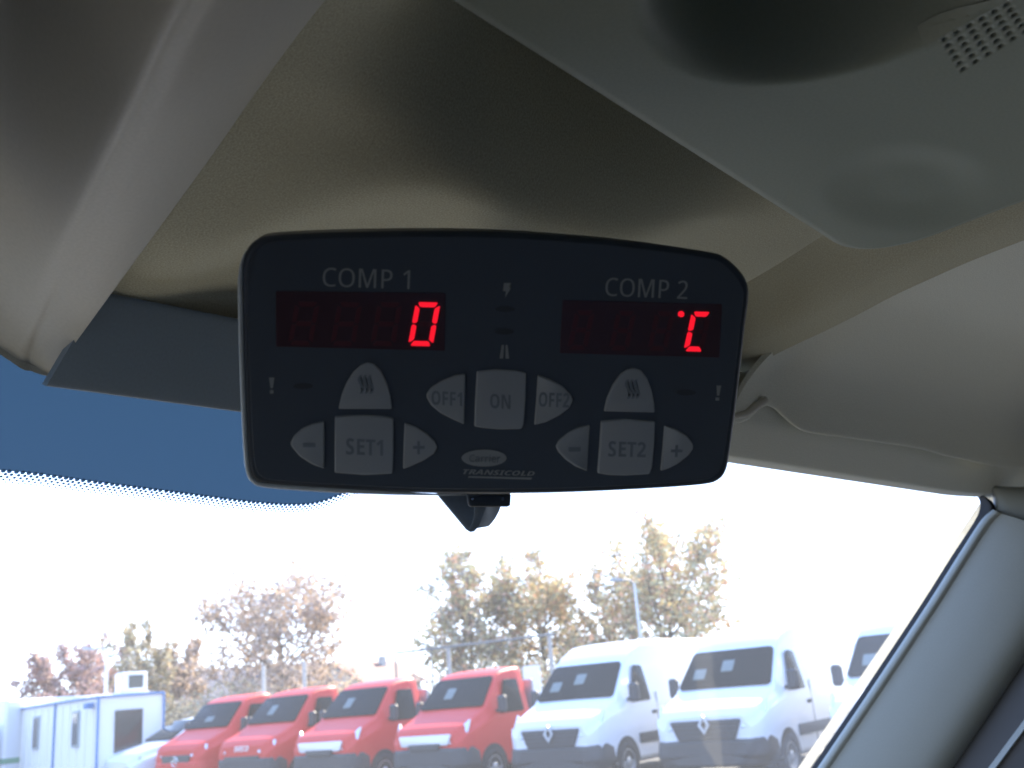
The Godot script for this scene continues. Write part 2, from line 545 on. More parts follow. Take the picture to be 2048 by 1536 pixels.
func build_console(cab: Node3D) -> void:
	# map-light console under the headliner: front edge across the van, right edge along it, a round hollow and a slotted grille
	var con := Node3D.new()
	con.name = "overhead_console"
	cab.add_child(con)
	var r0 := -.02
	var r1 := .490
	var f0 := -.30
	var f1 := .225
	var n := 168
	var m := 168
	var height := func(r: float, f: float) -> float:
		var u := .206
		var hollow := Vector2(r - .262, f - .113).length() / .057
		u += .055 * (1.0 - smoothstep(.55, 1.05, hollow))
		var dish := Vector2((r - .43) / .05, (f - .17) / .03).length()
		u += .0035 * (1.0 - smoothstep(.4, 1.2, dish))
		u -= .006 * smoothstep(.16, .05, f)
		return u
	# rounded front right corner: rows run from the front edge back, columns from left to right
	var rows := []
	var hole_r := [.448, .482]
	for i in n + 1:
		var t := float(i) / n
		var row := []
		for j in m + 1:
			var s := float(j) / m
			var f := lerpf(f1, f0, t)
			var r := lerpf(r0, r1, s)
			var c := .040
			# squash the grid's corner onto a quarter circle
			var x := (r - (r1 - c)) / c
			var y := (f - (f1 - c)) / c
			if x > 0.0 and y > 0.0:
				var q := Vector2(x * sqrt(1.0 - y * y / 2.0), y * sqrt(1.0 - x * x / 2.0))
				r = r1 - c + q.x * c
				f = f1 - c + q.y * c
			f -= .052 * (1.0 - s) * smoothstep(0.0, 1.0, 1.0 - t)
			row.append(v(r, height.call(r, f), f))
		rows.append(row)
	# turned-up rim along the free edges
	var st := begin()
	var rim := []
	for i in range(n + 1):
		var row: Array = rows[i].duplicate()
		var e: Vector3 = row[m]
		row.append(e + Vector3(.0012, .0012, 0))
		row.append(e + Vector3(.0016, .008, 0))
		row.append(e + Vector3(.0016, .045, 0))
		rim.append(row)
	var front: Array = rim[0]
	var lip := [[], [], []]
	for p in front:
		lip[2].append(p + Vector3(0, .0012, -.0012))
		lip[1].append(p + Vector3(0, .008, -.0016))
		lip[0].append(p + Vector3(0, .045, -.0016))
	# perforated speaker grille: six columns of six round holes, let into an opening of the shell
	var spot := func(k: float, h: float) -> Vector3:
		var q := on_r(lerpf(1893 + k * 24.5, 1931 + k * 24.5, h / 5.0), lerpf(92 - k * 15.5, 152 - k * 17.0, h / 5.0), 1.0) - Vector3(0, EYE, 0)
		q *= .1995 / q.y
		return Vector3(q.x, EYE + height.call(q.x, -q.z), q.z)
	var o: Vector3 = spot.call(0, 0)
	var ea: Vector3 = spot.call(5, 0) - o
	var eb: Vector3 = spot.call(0, 5) - o
	var det := ea.x * eb.z - ea.z * eb.x
	smooth(st)
	var all: Array = lip + rim
	for i in all.size() - 1:
		for j in all[0].size() - 1:
			var c: Vector3 = (all[i][j] + all[i + 1][j + 1]) * .5 - o
			var ka := (c.x * eb.z - c.z * eb.x) / det
			var kb := (ea.x * c.z - ea.z * c.x) / det
			if ka > -.13 and ka < 1.13 and kb > -.13 and kb < 1.13 and i > 4:
				continue
			quad(st, all[i][j], all[i][j + 1], all[i + 1][j + 1], all[i + 1][j])
	obj("shell", st, M.console_plastic, con)
	st = begin()
	smooth(st)
	var proud := Vector3(0, -.0006, 0)
	for k in range(-1, 7):
		for h in range(-1, 7):
			var corners := []
			for e in [[-.5, -.5], [.5, -.5], [.5, .5], [-.5, .5]]:
				corners.append(spot.call(k + e[0], h + e[1]) + proud)
			if k < 0 or k > 5 or h < 0 or h > 5:
				quad(st, corners[0], corners[1], corners[2], corners[3])
				continue
			var c: Vector3 = spot.call(k, h) + proud
			var outer := []
			for e in 4:
				for t in 4:
					outer.append(corners[e].lerp(corners[(e + 1) % 4], t / 4.0))
			var ring := []
			for p in outer:
				var d: Vector3 = p - c
				d.y = 0.0
				ring.append(c + d.normalized() * .00112)
			for e in 16:
				var e2 := (e + 1) % 16
				quad(st, outer[e], outer[e2], ring[e2], ring[e])
				quad(st, ring[e], ring[e2], ring[e2] + Vector3(0, .0018, 0), ring[e] + Vector3(0, .0018, 0))
	obj("speaker_grille", st, M.console_plastic, con)

func build_visor(cab: Node3D) -> void:
	var vis := Node3D.new()
	vis.name = "sun_visor"
	cab.add_child(vis)
	# sloping panel right of the headliner lip, its lower front edge with a notch for the pivot clip
	var low := func(r: float) -> Vector3:   # the lower edge
		var f := lerpf(.436, .402, (r - .66) / .5) - .006 * smoothstep(.98, 1.03, r)
		var u := .190 + .004 * sin((r - .66) * 6.0) - .007 * smoothstep(.93, 1.05, r) + .006 * smoothstep(1.08, 1.2, r)
		u += .020 * exp(-pow((r - .712) / .026, 2.0))
		return v(r, u, f)
	var rows := []
	var prof := [[.436, .190], [.430, .207], [.421, .225], [.405, .242], [.375, .257], [.33, .270], [.27, .281], [.20, .291], [.10, .302], [-.10, .315]]
	for i in 12:
		var row := []
		for k in 44:
			var start: float = [.652, .652, .654, .662, .674, .690, .700, .702, .702, .702, .702, .702][i]
			var r := lerpf(start, 1.24, k / 43.0)
			var e: Vector3 = low.call(r)
			var p := e
			if i == 0:
				p = e + Vector3(0, .006, -.004)
			elif i == 1:
				p = e + Vector3(0, .0008, -.0030)
			else:
				var j := i - 2
				var fade := 1.0 - j / 9.0
				p = v(r, prof[j][1], prof[j][0])
				p += (e - v(r, prof[0][1], prof[0][0])) * pow(fade, 1.5)
			row.append(p)
		rows.append(row)
	var st := begin()
	sheet(st, smooth_rows(rows, 44, 60), Vector3(0, .006, 0))
	obj("panel", st, M.visor_vinyl, vis)
	# driver's visor added out of view to block light from the windscreen
	var dv := Node3D.new()
	dv.name = "added_visor"
	cab.add_child(dv)
	st = begin()
	plate(st, rounded([v(-.56, .195, .400), v(.090, .195, .400), v(.084, .015, .335), v(-.56, .015, .335)], .03, 5), Vector3(0, .07, .18).normalized(), .016, .006, 3)
	obj("panel", st, M.visor_vinyl, dv)
	# pivot clip in the notch
	st = begin()
	tube(st, [v(.640, .196, .437), v(.660, .1945, .436), v(.676, .1985, .434), v(.688, .2055, .431), v(.700, .212, .428)], [.0025, .003, .0035, .0035, .003], 10)
	obj("clip", st, M.shelf_plastic, vis)
	# header strip between the visor and the glass
	st = begin()
	rows = []
	for p in [[.4700, .1690], [.4600, .1705], [.4560, .1735], [.4460, .1850], [.4360, .2000], [.4300, .2300]]:
		var row := []
		for k in 21:
			var r := lerpf(.42, 1.24, k / 20.0)
			var bend := .020 * smoothstep(1.10, 1.24, r)
			row.append(v(r, p[1], p[0] - bend + .003))
		rows.append(row)
	sheet(st, smooth_rows(rows, 15, 30), Vector3(0, .004, 0))
	obj("header_strip", st, M.visor_vinyl, cab)

func screen_point(r: float, s: float) -> Vector3:   # the windscreen: s runs from its top edge down
	var bow := .05 * pow((r - .31) / .85, 2.0)
	return v(r, .2055 - .69 * s, .471 + .725 * s - bow * .45)
func build_glass(cab: Node3D) -> void:
	var rows := []
	for i in 13:
		var row := []
		for k in 33:
			row.append(screen_point(lerpf(-.66, 1.26 + .03 * i / 12.0, k / 32.0), i / 12.0 * 1.08))
		rows.append(row)
	var st := begin()
	sheet(st, rows, Vector3.ZERO)
	var pane := obj("windscreen", st, M.windscreen_glass, cab)
	# glare-tinted frit band with a dotted lower border, on the inner face of the glass
	var inner := func(px: float, py: float) -> Vector3:
		var p := Vector3(0, EYE, 0)
		var d := cab_ray(px, py)
		# march to the glass along the sight line
		var lo := .1
		var hi := 2.5
		for it in 40:
			var mid := (lo + hi) / 2.0
			var q := p + d * mid
			var s: float = (.2055 - (q.y - EYE)) / .69
			if -q.z < screen_point(q.x, s).z * -1.0 - .0015:
				lo = mid
			else:
				hi = mid
		return p + d * lo
	var border := [[-420, 878], [-300, 897], [-200, 912], [-100, 927], [-20, 938], [80, 948], [180, 962], [280, 975], [380, 988], [480, 1001], [560, 1008], [610, 1008], [645, 1002], [672, 992], [700, 981], [735, 965], [790, 935], [850, 900], [900, 860]]
	var low := []
	var n := 90
	for k in n + 1:
		low.append(spline(border.map(func(b): return Vector2(b[0], b[1])), float(k) / n))
	rows = []
	for i in 10:
		var row := []
		for k in n + 1:
			var b: Vector2 = low[k]
			var top := Vector2(b.x, lerpf(640, 700, float(k) / n))
			var q := b.lerp(top, i / 9.0)
			row.append(inner.call(q.x, minf(q.y, b.y)))
		rows.append(row)
	st = begin()
	sheet(st, rows, Vector3.ZERO)
	obj("frit_band", st, M.frit_glare_blue, cab)
	# dots: five staggered lines that shrink downwards
	st = begin()
	flat(st)
	var step := .0032
	var path := []
	var line := []
	for k in 900:
		var b: Vector2 = spline(border.map(func(q): return Vector2(q[0], q[1])), k / 899.0)
		line.append(inner.call(b.x, b.y))
	var gone := 0.0
	var next := 0.0
	for k in range(1, line.size()):
		gone += line[k].distance_to(line[k - 1])
		if gone >= next:
			path.append([line[k], (line[k] - line[maxi(k - 12, 0)]).normalized()])
			next += step
	var out_n := (screen_point(.2, .1) - screen_point(.25, .1)).cross(screen_point(.2, .2) - screen_point(.2, .1)).normalized()
	for row in 6:
		for e in path:
			var t: Vector3 = e[1]
			var down := t.cross(out_n).normalized()
			if down.y > 0.0:
				down = -down
			var c: Vector3 = e[0] + t * (step * .5 if row % 2 else 0.0) + down * (.0003 + row * .0019 * (1.0 - row * .03))
			var rad: float = [.00125, .00092, .00078, .00062, .00044, .00028][row]
			for s in 8:
				var a := TAU * s / 8.0
				var a2 := TAU * (s + 1) / 8.0
				tri(st, c, c + (t * cos(a) + down * sin(a)) * rad, c + (t * cos(a2) + down * sin(a2)) * rad)
	var dots := obj("border_dots", st, M.frit_glare_blue, cab)
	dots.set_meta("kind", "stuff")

func build_pillar(cab: Node3D) -> void:
	# right windscreen pillar: black seal, pale edge, plastic trim, then the door's edge
	var seal := [[1905, 968], [1938, 981], [1958, 996], [1962, 1016], [1950, 1045], [1905, 1114], [1850, 1201], [1790, 1292], [1720, 1397], [1650, 1500], [1560, 1633]]
	var make := func(called: String, offs: Array, m: Material) -> void:
		var rows := []
		for o in offs:
			var row := []
			for p in seal:
				row.append(on_r(p[0] + o[0], p[1] + o[1], o[2]))
			rows.append(row)
		var st := begin()
		sheet(st, smooth_rows(rows, (offs.size() - 1) * 5, 40), Vector3(.004, 0, 0))
		obj(called, st, m, cab)
	make.call("windscreen_seal", [[-2, -1, 1.176], [8, 3, 1.172], [19, 7, 1.168], [26, 10, 1.170]], M.rubber)
	var trim := [[1984, 1018], [1960, 1043], [1914, 1114], [1859, 1201], [1799, 1292], [1729, 1397], [1659, 1500], [1569, 1633]]
	var rows := []
	for o in [[0, 0, 1.172], [3, 1.5, 1.164], [10, 5, 1.162], [16, 8, 1.164], [22, 10, 1.166], [60, 22, 1.166], [110, 40, 1.168], [165, 60, 1.174], [196, 72, 1.184], [214, 80, 1.200], [222, 84, 1.222]]:
		var row := []
		for p in trim:
			row.append(on_r(p[0] + o[0], p[1] + o[1], o[2]))
		rows.append(row)
	var st := begin()
	sheet(st, smooth_rows(rows, 50, 40), Vector3(.004, 0, 0))
	obj("pillar_trim", st, M.pillar_plastic, cab)
	# body-coloured outer pillar behind the trim
	st = begin()
	rows = []
	for o in [[1.232, -.070], [1.250, -.045], [1.285, -.035], [1.33, -.07], [1.33, -.15]]:
		var row := []
		for k in 9:
			var t := k / 8.0
			row.append(v(o[0] + .02 * t, .205 - .80 * t, .455 + .84 * t + o[1]))
		rows.append(row)
	sheet(st, rows, Vector3(.004, .004, 0))
	obj("outer_pillar", st, M.white_paint, cab)
	# the pillar on the driver's side, out of view
	st = begin()
	bbox(st, Transform3D(Basis(Vector3.RIGHT, -.76), v(-.655, -.17, .80)), Vector3(.09, .10, 1.12), .03)
	obj("driver_pillar", st, M.pillar_plastic, cab)
	# corner of the headliner above the pillar
	rows = []
	for o in [[0, 0, 1.184], [4, 2, 1.176], [14, 5, 1.173], [40, 12, 1.174], [90, 22, 1.180], [150, 30, 1.19]]:
		var row := []
		for p in [[1925, 962], [1958, 968], [1978, 978], [1986, 996], [1984, 1016], [1968, 1046], [1946, 1080]]:
			row.append(on_r(p[0] + o[0], p[1] + o[1] - (0 if o[0] < 20 else o[0] * .12), o[2]))
		rows.append(row)
	st = begin()
	sheet(st, smooth_rows(rows, 25, 20), Vector3(.004, 0, 0))
	obj("corner_trim", st, M.pillar_plastic, cab)
	# door frame with its pale weatherstrip and the dark mirror panel
	var band := func(called: String, a: Array, b: Array, ra: float, rb: float, m: Material, thick: float) -> void:
		var s2 := begin()
		var grid := []
		for i in 7:
			var row := []
			for p in 2:
				var pa := Vector2(a[p][0], a[p][1])
				var pb := Vector2(b[p][0], b[p][1])
				var q := pa.lerp(pb, i / 6.0)
				row.append(on_r(q.x, q.y, lerpf(ra, rb, i / 6.0)))
			grid.append(row)
		sheet(s2, grid, Vector3(thick, 0, 0))
		obj(called, s2, m, cab)
	band.call("door_frame", [[2240, 1040], [1770, 1690]], [[2340, 1060], [1880, 1690]], 1.205, 1.200, M.dark_plastic, .012)
	band.call("weatherstrip", [[2300, 1100], [1862, 1690]], [[2308, 1108], [1872, 1696]], 1.190, 1.190, M.light_seal, .006)
	band.call("mirror_panel", [[2310, 1100], [1865, 1700]], [[2500, 1180], [2200, 1750]], 1.196, 1.196, M.dark_plastic, .006)

func build_shell(cab: Node3D) -> void:
	# roof, bulkhead, floor, doors with side windows, dashboard and seats close the cab; daylight enters through the glass
	var st := begin()
	box_at(st, v(.31, .395, -.24), Vector3(2.02, .03, 1.50), .004)
	box_at(st, v(.31, .297, .492), Vector3(2.02, .175, .02), .003)
	obj("roof", st, M.shelf_plastic, cab)
	st = begin()
	box_at(st, v(.31, -.42, -.98), Vector3(2.02, 1.68, .03), .003)
	obj("bulkhead", st, M.seat_cloth, cab)
	st = begin()
	box_at(st, v(.31, -1.24, .15), Vector3(2.02, .04, 2.3), .003)
	obj("cab_floor", st, M.rubber, cab)
	for side in [-1.0, 1.0]:
		var r: float = .31 + side * .985
		var door := Node3D.new()
		door.name = "door"
		cab.add_child(door, true)
		st = begin()
		box_at(st, v(r, -.78, .15), Vector3(.05, .92, 2.3), .004)       # below the window
		box_at(st, v(r, .265, -.255), Vector3(.05, .28, 1.43), .004)      # above it
		box_at(st, v(r, -.10, -.83), Vector3(.05, .45, .30), .004)       # behind it
		box_at(st, v(r, -.10, .46), Vector3(.05, .46, .10), .004)
		panel3(st, [v(r, -.33, .50), v(r, -.33, 1.04), v(r, .20, .49)], .02, .01, Vector3(side, 0, 0))
		obj("door_panel", st, M.seat_cloth if side < 0.0 else M.bench_cloth, door)
		st = begin()
		flat(st)
		quad(st, v(r, -.32, -.68), v(r, -.32, .44), v(r, .125, .44), v(r, .125, -.68))
		obj("side_window", st, M.passenger_glass, door)
	st = begin()
	var rows := []
	for p in [[.42, -1.2], [.45, -.85], [.47, -.66], [.52, -.60], [.62, -.575], [.80, -.57], [1.00, -.56], [1.22, -.555]]:
		var row := []
		for k in 11:
			var r := lerpf(-.66, 1.28, k / 10.0)
			row.append(v(r, p[1] + .05 * exp(-pow((r + .05) / .22, 2.0)) * smoothstep(1.1, .6, p[0]), p[0]))
		rows.append(row)
	sheet(st, smooth_rows(rows, 28, 30), Vector3(0, -.03, 0))
	box_at(st, v(.31, -.92, 1.29), Vector3(2.02, .72, .06), .003)
	obj("dashboard", st, M.dash_plastic, cab)
	st = begin()
	rows = []
	for p in [[1.30, -.585], [1.45, -.60], [1.75, -.66], [2.00, -.76], [2.10, -.90], [2.12, -1.3]]:
		var row := []
		for k in 9:
			var q := lerpf(-1.0, 1.0, k / 8.0)
			row.append(v(.31 + q * .98, p[1] - .10 * pow(q, 4.0), p[0] - .12 * q * q))
		rows.append(row)
	sheet(st, smooth_rows(rows, 20, 24), Vector3(0, -.01, 0))
	obj("bonnet", st, M.white_paint, cab)
	for r in [-.02, .93]:
		var seat := Node3D.new()
		seat.name = "seat"
		cab.add_child(seat, true)
		st = begin()
		bbox(st, Transform3D(Basis(Vector3.RIGHT, .08), v(r, -.80, -.22)), Vector3(.50, .16, .54), .05)
		obj("cushion", st, M.blue_cloth if r < .5 else M.bench_cloth, seat)
		st = begin()
		bbox(st, Transform3D(Basis(Vector3.RIGHT, -.2), v(r, -.42, -.60)), Vector3(.48, .70, .14), .05)
		obj("backrest", st, M.blue_cloth if r < .5 else M.seat_cloth, seat)

# ------------------------------------------------------------------ the refrigeration control panel
var up_c: Vector3      # a point of its face, the face's normal and its plane's axes
var up_n: Vector3
func face(px: float, py: float, h := 0.0) -> Vector3:
	var d := ray(px, py)
	var o := Vector3(0, EYE, 0)
	var c := up_c + up_n * h
	return o + d * ((c - o).dot(up_n) / d.dot(up_n))
func face_pts(a: Array, h := 0.0) -> Array:
	return a.map(func(p): return face(p[0], p[1], h))
func print_quad(called: String, text: String, a: Array, h: float, m: Material, parent: Node, bold := 400, shear := 0.0) -> void:
	# a: lower left, lower right, upper left in the photograph
	var o := face(a[0][0], a[0][1], h)
	text_on(called, text, o, face(a[1][0], a[1][1], h) - o, face(a[2][0], a[2][1], h) - o, up_n, m, parent, bold, shear)
func mark(called: String, polys: Array, h: float, m: Material, parent: Node) -> void:
	var st := begin()
	for p in polys:
		plate(st, face_pts(p, h), up_n, .0002)
	obj(called, st, m, parent)

func build_controller() -> void:
	var view := ray(990, 730)
	up_c = Vector3(0, EYE, 0) + view * .36
	# turned away at its right end and at its foot, about eleven degrees each
	var x := (cam_basis.x + -view.normalized() * -.19).normalized()
	var y := (cam_basis.y - view.normalized() * .19).normalized()
	up_n = x.cross(y).normalized()
	var unit := thing("control_panel", "black refrigeration control panel with red digits hanging under the headliner", "control panel", up_c - up_n * .03)
	var shift := Node3D.new()
	shift.name = "offset"
	var root := unit
	var base := unit.position
	unit.position = Vector3.ZERO
	shift.free()
	var outline := [[481, 565], [484, 525], [495, 497], [512, 480], [540, 471], [640, 465], [760, 462], [880, 461], [1000, 463], [1120, 470], [1240, 480], [1340, 492], [1425, 505], [1450, 513], [1475, 533], [1494, 558], [1501, 588], [1494, 650], [1484, 740], [1472, 840], [1462, 910], [1455, 943], [1440, 962], [1412, 971], [1330, 978], [1200, 985], [1080, 989], [950, 990], [830, 988], [700, 982], [600, 976], [530, 970], [508, 962], [497, 943], [492, 900], [487, 800], [483, 680]]
	var fine := []
	for k in 120:
		var pts := outline.map(func(p): return Vector2(p[0], p[1]))
		pts.append(pts[0])
		var q: Vector2 = spline(pts, k / 120.0)
		fine.append([q.x, q.y])
	var st := begin()
	plate(st, face_pts(fine, 0.0).map(func(p): return p - up_n * .026), up_n, .026, .0022, 5)
	obj("case", st, M.panel_case, root)
	# painted highlight: a pale line where the left and lower rim catches light
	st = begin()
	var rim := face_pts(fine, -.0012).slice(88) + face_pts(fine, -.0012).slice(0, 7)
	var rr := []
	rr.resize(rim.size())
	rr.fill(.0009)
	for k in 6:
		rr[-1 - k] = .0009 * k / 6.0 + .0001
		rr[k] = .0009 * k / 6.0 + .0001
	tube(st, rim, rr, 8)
	obj("rim_highlight", st, M.highlight_pale, root)
	# printed front sheet, a hair proud of the case
	var inner := []
	for p in fine:
		inner.append([lerpf(990, p[0], .972), lerpf(726, p[1], .955)])
	st = begin()
	plate(st, face_pts(inner, -.0002), up_n, .0005, .0002, 1)
	obj("front_sheet", st, M.panel_face, root)
	var h := .0004
	# printing
	print_quad("lettering", "COMP 1", [[645, 573], [819, 578], [646, 535]], h, M.print_grey, root)
	print_quad("lettering", "COMP 2", [[1210, 592], [1374, 598], [1212, 555]], h, M.print_grey, root)
	mark("bolt_symbol", [[[1008, 566], [1022, 566], [1017, 575], [1022, 576], [1010, 595], [1012, 583], [1006, 582]]], h, M.print_grey, root)
	mark("road_symbol", [[[1003, 690], [1008, 690], [1006, 717], [999, 717]], [[1011, 690], [1015, 690], [1018, 717], [1011, 717]]], h, M.print_grey, root)
	mark("warning_symbol", [[[538, 755], [549, 755], [546, 776], [541, 776]], [[540, 780], [547, 780], [547, 787], [540, 787]]], h, M.print_grey, root)
	mark("warning_symbol", [[[1433, 771], [1442, 771], [1438, 791], [1434, 791]], [[1431, 795], [1438, 795], [1438, 801], [1431, 801]]], h, M.print_grey, root)
	for c in [[606, 772], [1372, 785], [1010, 618], [1008, 663]]:
		var dot := []
		for k in 14:
			dot.append([c[0] + 20 * cos(TAU * k / 14), c[1] + 6 * sin(TAU * k / 14)])
		mark("indicator_lens", [dot], h, M.print_dim, root)
	# maker's badge
	var oval := []
	for k in 28:
		oval.append([968 + 45 * cos(TAU * k / 28), 916 + 17 * sin(TAU * k / 28)])
	mark("badge", [oval], h, M.print_grey, root)
	print_quad("badge_lettering", "Carrier", [[938, 924], [1000, 925], [939, 909]], h + .0003, M.print_dark, root, 400)
	print_quad("badge_lettering", "TRANSICOLD", [[922, 948], [1066, 952], [923, 938]], h, M.print_grey, root, 700, .25)
	mark("badge_line", [[[938, 952], [1064, 955], [1062, 959], [936, 955]]], h, M.print_grey, root)
	# displays
	display(root, [[552, 582], [891, 586], [889, 701], [552, 693]], [[575, 690], [660, 691], [740, 691], [816, 691]], 49, 16, 87, [0, 1, 2, 4, 5, 6], false)
	display(root, [[1125, 600], [1443, 608], [1438, 715], [1119, 706]], [[1134, 699], [1217, 700], [1294, 701], [1367, 702]], 39, 17, 79, [0, 1, 4, 6], true)
	# keys
	key(root, "key", [[677, 817], [683, 790], [693, 765], [707, 742], [722, 729], [735, 724], [748, 727], [762, 741], [774, 765], [781, 790], [784, 817]], "", [[716, 787], [747, 787], [716, 750]])
	key(root, "key", [[1207, 822], [1213, 795], [1225, 768], [1240, 747], [1254, 738], [1265, 735], [1280, 739], [1293, 755], [1302, 780], [1307, 805], [1308, 824]], "", [[1250, 797], [1279, 797], [1252, 759]])
	key(root, "key", [[670, 832], [700, 830], [730, 829], [760, 831], [787, 835], [787, 900], [785, 946], [730, 949], [669, 944], [669, 890]], "SET1", [[692, 909], [766, 912], [692, 876]])
	key(root, "key", [[649, 842], [649, 936], [625, 928], [600, 912], [584, 893], [581, 885], [587, 872], [605, 856], [625, 847]], "-", [[606, 894], [631, 894], [606, 886]])
	key(root, "key", [[809, 845], [830, 852], [853, 866], [870, 882], [875, 893], [868, 906], [845, 921], [815, 934], [806, 937], [807, 890]], "+", [[826, 908], [849, 908], [826, 882]])
	key(root, "key", [[930, 747], [929, 800], [928, 848], [905, 838], [880, 825], [862, 810], [853, 795], [853, 788], [862, 774], [885, 760], [910, 750]], "OFF1", [[863, 809], [924, 812], [863, 781]])
	key(root, "key", [[953, 742], [990, 738], [1030, 740], [1052, 745], [1050, 800], [1047, 848], [1042, 857], [1000, 858], [965, 855], [948, 852], [950, 800]], "ON", [[980, 816], [1021, 818], [980, 787]])
	key(root, "key", [[1075, 749], [1100, 758], [1125, 772], [1142, 790], [1145, 800], [1138, 815], [1118, 830], [1090, 844], [1068, 849], [1072, 800]], "OFF2", [[1077, 813], [1138, 815], [1078, 784]])
	key(root, "key", [[1179, 849], [1176, 890], [1173, 941], [1150, 932], [1130, 918], [1115, 902], [1111, 891], [1117, 880], [1135, 865], [1155, 855]], "-", [[1137, 903], [1161, 903], [1137, 894]])
	key(root, "key", [[1201, 841], [1250, 837], [1309, 842], [1307, 890], [1303, 935], [1297, 947], [1250, 950], [1215, 949], [1194, 945], [1198, 890]], "SET2", [[1216, 913], [1291, 915], [1217, 882]])
	key(root, "key", [[1328, 850], [1350, 857], [1372, 870], [1384, 886], [1385, 896], [1375, 910], [1355, 926], [1335, 936], [1320, 941], [1324, 900]], "+", [[1341, 914], [1364, 914], [1342, 890]])
	# folded strap bracket and clamp that carry the panel from behind
	var br := Node3D.new()
	br.name = "bracket"
	root.add_child(br)
	st = begin()
	plate(st, face_pts([[860, 965], [985, 965], [968, 1020], [957, 1048], [946, 1059], [938, 1060], [930, 1055], [905, 1025], [876, 990]], -.034), up_n, .0035, .0008, 2)
	obj("strap", st, M.header_trim, br)
	st = begin()
	var fold := []
	for p in [[947, 980, -.0300], [950, 1000, -.0290], [949, 1025, -.0290], [945, 1046, -.0295], [938, 1060, -.0300]]:
		fold.append([face(p[0], p[1], p[2]), face(p[0] + 20, p[1] - 4, p[2] - .004), face(p[0] + 38, p[1] - 7, p[2] - .012), face(p[0] + 52 - maxf(0, p[1] - 1025) * .25, p[1] - 11, p[2] - .016)])
	sheet(st, smooth_rows(fold, 16, 9), -up_n * .002)
	obj("folded_strap", st, M.header_trim, br)
	st = begin()
	plate(st, face_pts([[931, 982], [1017, 982], [1016, 1003], [1010, 1006], [938, 1006], [933, 1003]], -.028), up_n, .006, .0008, 2)
	obj("clamp", st, M.panel_case, br)
	for c in [[945, 997], [1005, 997]]:
		st = begin()
		var p := face(c[0], c[1], -.0222)
		tube(st, [p, p + up_n * .0006], [.0007, .0006], 10)
		obj("rivet", st, M.chrome, br)
	# arm from the case up to the headliner
	st = begin()
	tube(st, [face(990, 640, -.02), face(990, 640, -.03), at(990, 615, .50), at(990, 600, .585)], [.022, .014, .012, .016], 12)
	obj("arm", st, M.dark_plastic, br)
	# stand the thing's origin at the foot of its arm
	unit.position = base
	for c in unit.get_children():
		c.position -= base

func display(root: Node3D, window: Array, cells: Array, w: float, slant: float, tall: float, lit: Array, degree: bool) -> void:
	var d := Node3D.new()
	d.name = "display"
	root.add_child(d, true)
	var st := begin()
	plate(st, rounded(face_pts(window, .0001), .0006, 3), up_n, .0005, .0001, 1)
	obj("display_window", st, M.red_window, d)
	var t := 9.5
	for c in cells.size():
		var x0: float = cells[c][0]
		var y0: float = cells[c][1]
		var p := func(a: float, b: float) -> Array: return [x0 + a * w + b * slant, y0 - b * tall + a * 1.2]
		var tw := t / w
		var th := t / tall
		# 0 top, 1 upper left, 2 upper right, 3 middle, 4 lower left, 5 lower right, 6 bottom
		var bars := [[[.10, 1], [.90, 1], [1 - tw, 1 - th], [tw, 1 - th]], [[0, .93], [tw, 1 - 1.3 * th], [tw, .54], [.05, .51], [0, .54]], [[1, .93], [1, .54], [.95, .51], [1 - tw, .54], [1 - tw, 1 - 1.3 * th]], [[tw, .5 + th / 2], [1 - tw, .5 + th / 2], [1 - tw, .5 - th / 2], [tw, .5 - th / 2]], [[0, .46], [.05, .49], [tw, .46], [tw, 1.3 * th], [0, .07]], [[1 - tw, .46], [.95, .49], [1, .46], [1, .07], [1 - tw, 1.3 * th]], [[tw, th], [1 - tw, th], [.90, 0], [.10, 0]]]
		for b in bars.size():
			var on: bool = c == cells.size() - 1 and b in lit
			st = begin()
			var pts := []
			for q in bars[b]:
				var s = p.call(q[0], q[1])
				pts.append(face(s[0], s[1], .0006))
			plate(st, rounded(pts, .0005, 2), up_n, .0003 if on else .00015)
			obj("led_segment", st, M.segment_lit if on else M.segment_off, d)
	if degree:
		st = begin()
		var pts := []
		for k in 14:
			pts.append(face(1362 + 6 * cos(TAU * k / 14), 628 + 6 * sin(TAU * k / 14), .0006))
		plate(st, pts, up_n, .0003)
		obj("led_segment", st, M.segment_lit, d)

func key(root: Node3D, called: String, outline: Array, text: String, a: Array) -> void:
	var st := begin()
	plate(st, rounded(face_pts(outline, .0002), .0006, 3), up_n, .0013, .0006, 3)
	var k := obj(called, st, M.key_rubber, root)
	if text:
		print_quad("key_lettering", text, a, .0014, M.print_dark, k, 600)
		return
	# three rising waves of warm air
	st = begin()
	var x0: float = a[0][0]
	var x1: float = a[1][0]
	var y0: float = a[0][1]
	var y1: float = a[2][1]
	for w in 3:
		var left := []
		var right := []
		for s in 13:
			var t := s / 12.0
			var cx := lerpf(x0 + 6, x1 - 6, w / 2.0) + 4.0 * sin(t * TAU)
			left.append([cx - 2.6, lerpf(y0, y1, t)])
			right.append([cx + 2.6, lerpf(y0, y1, t)])
		right.reverse()
		plate(st, face_pts(left + right, .0014), up_n, .0002)
	obj("heat_symbol", st, M.print_dark, k)

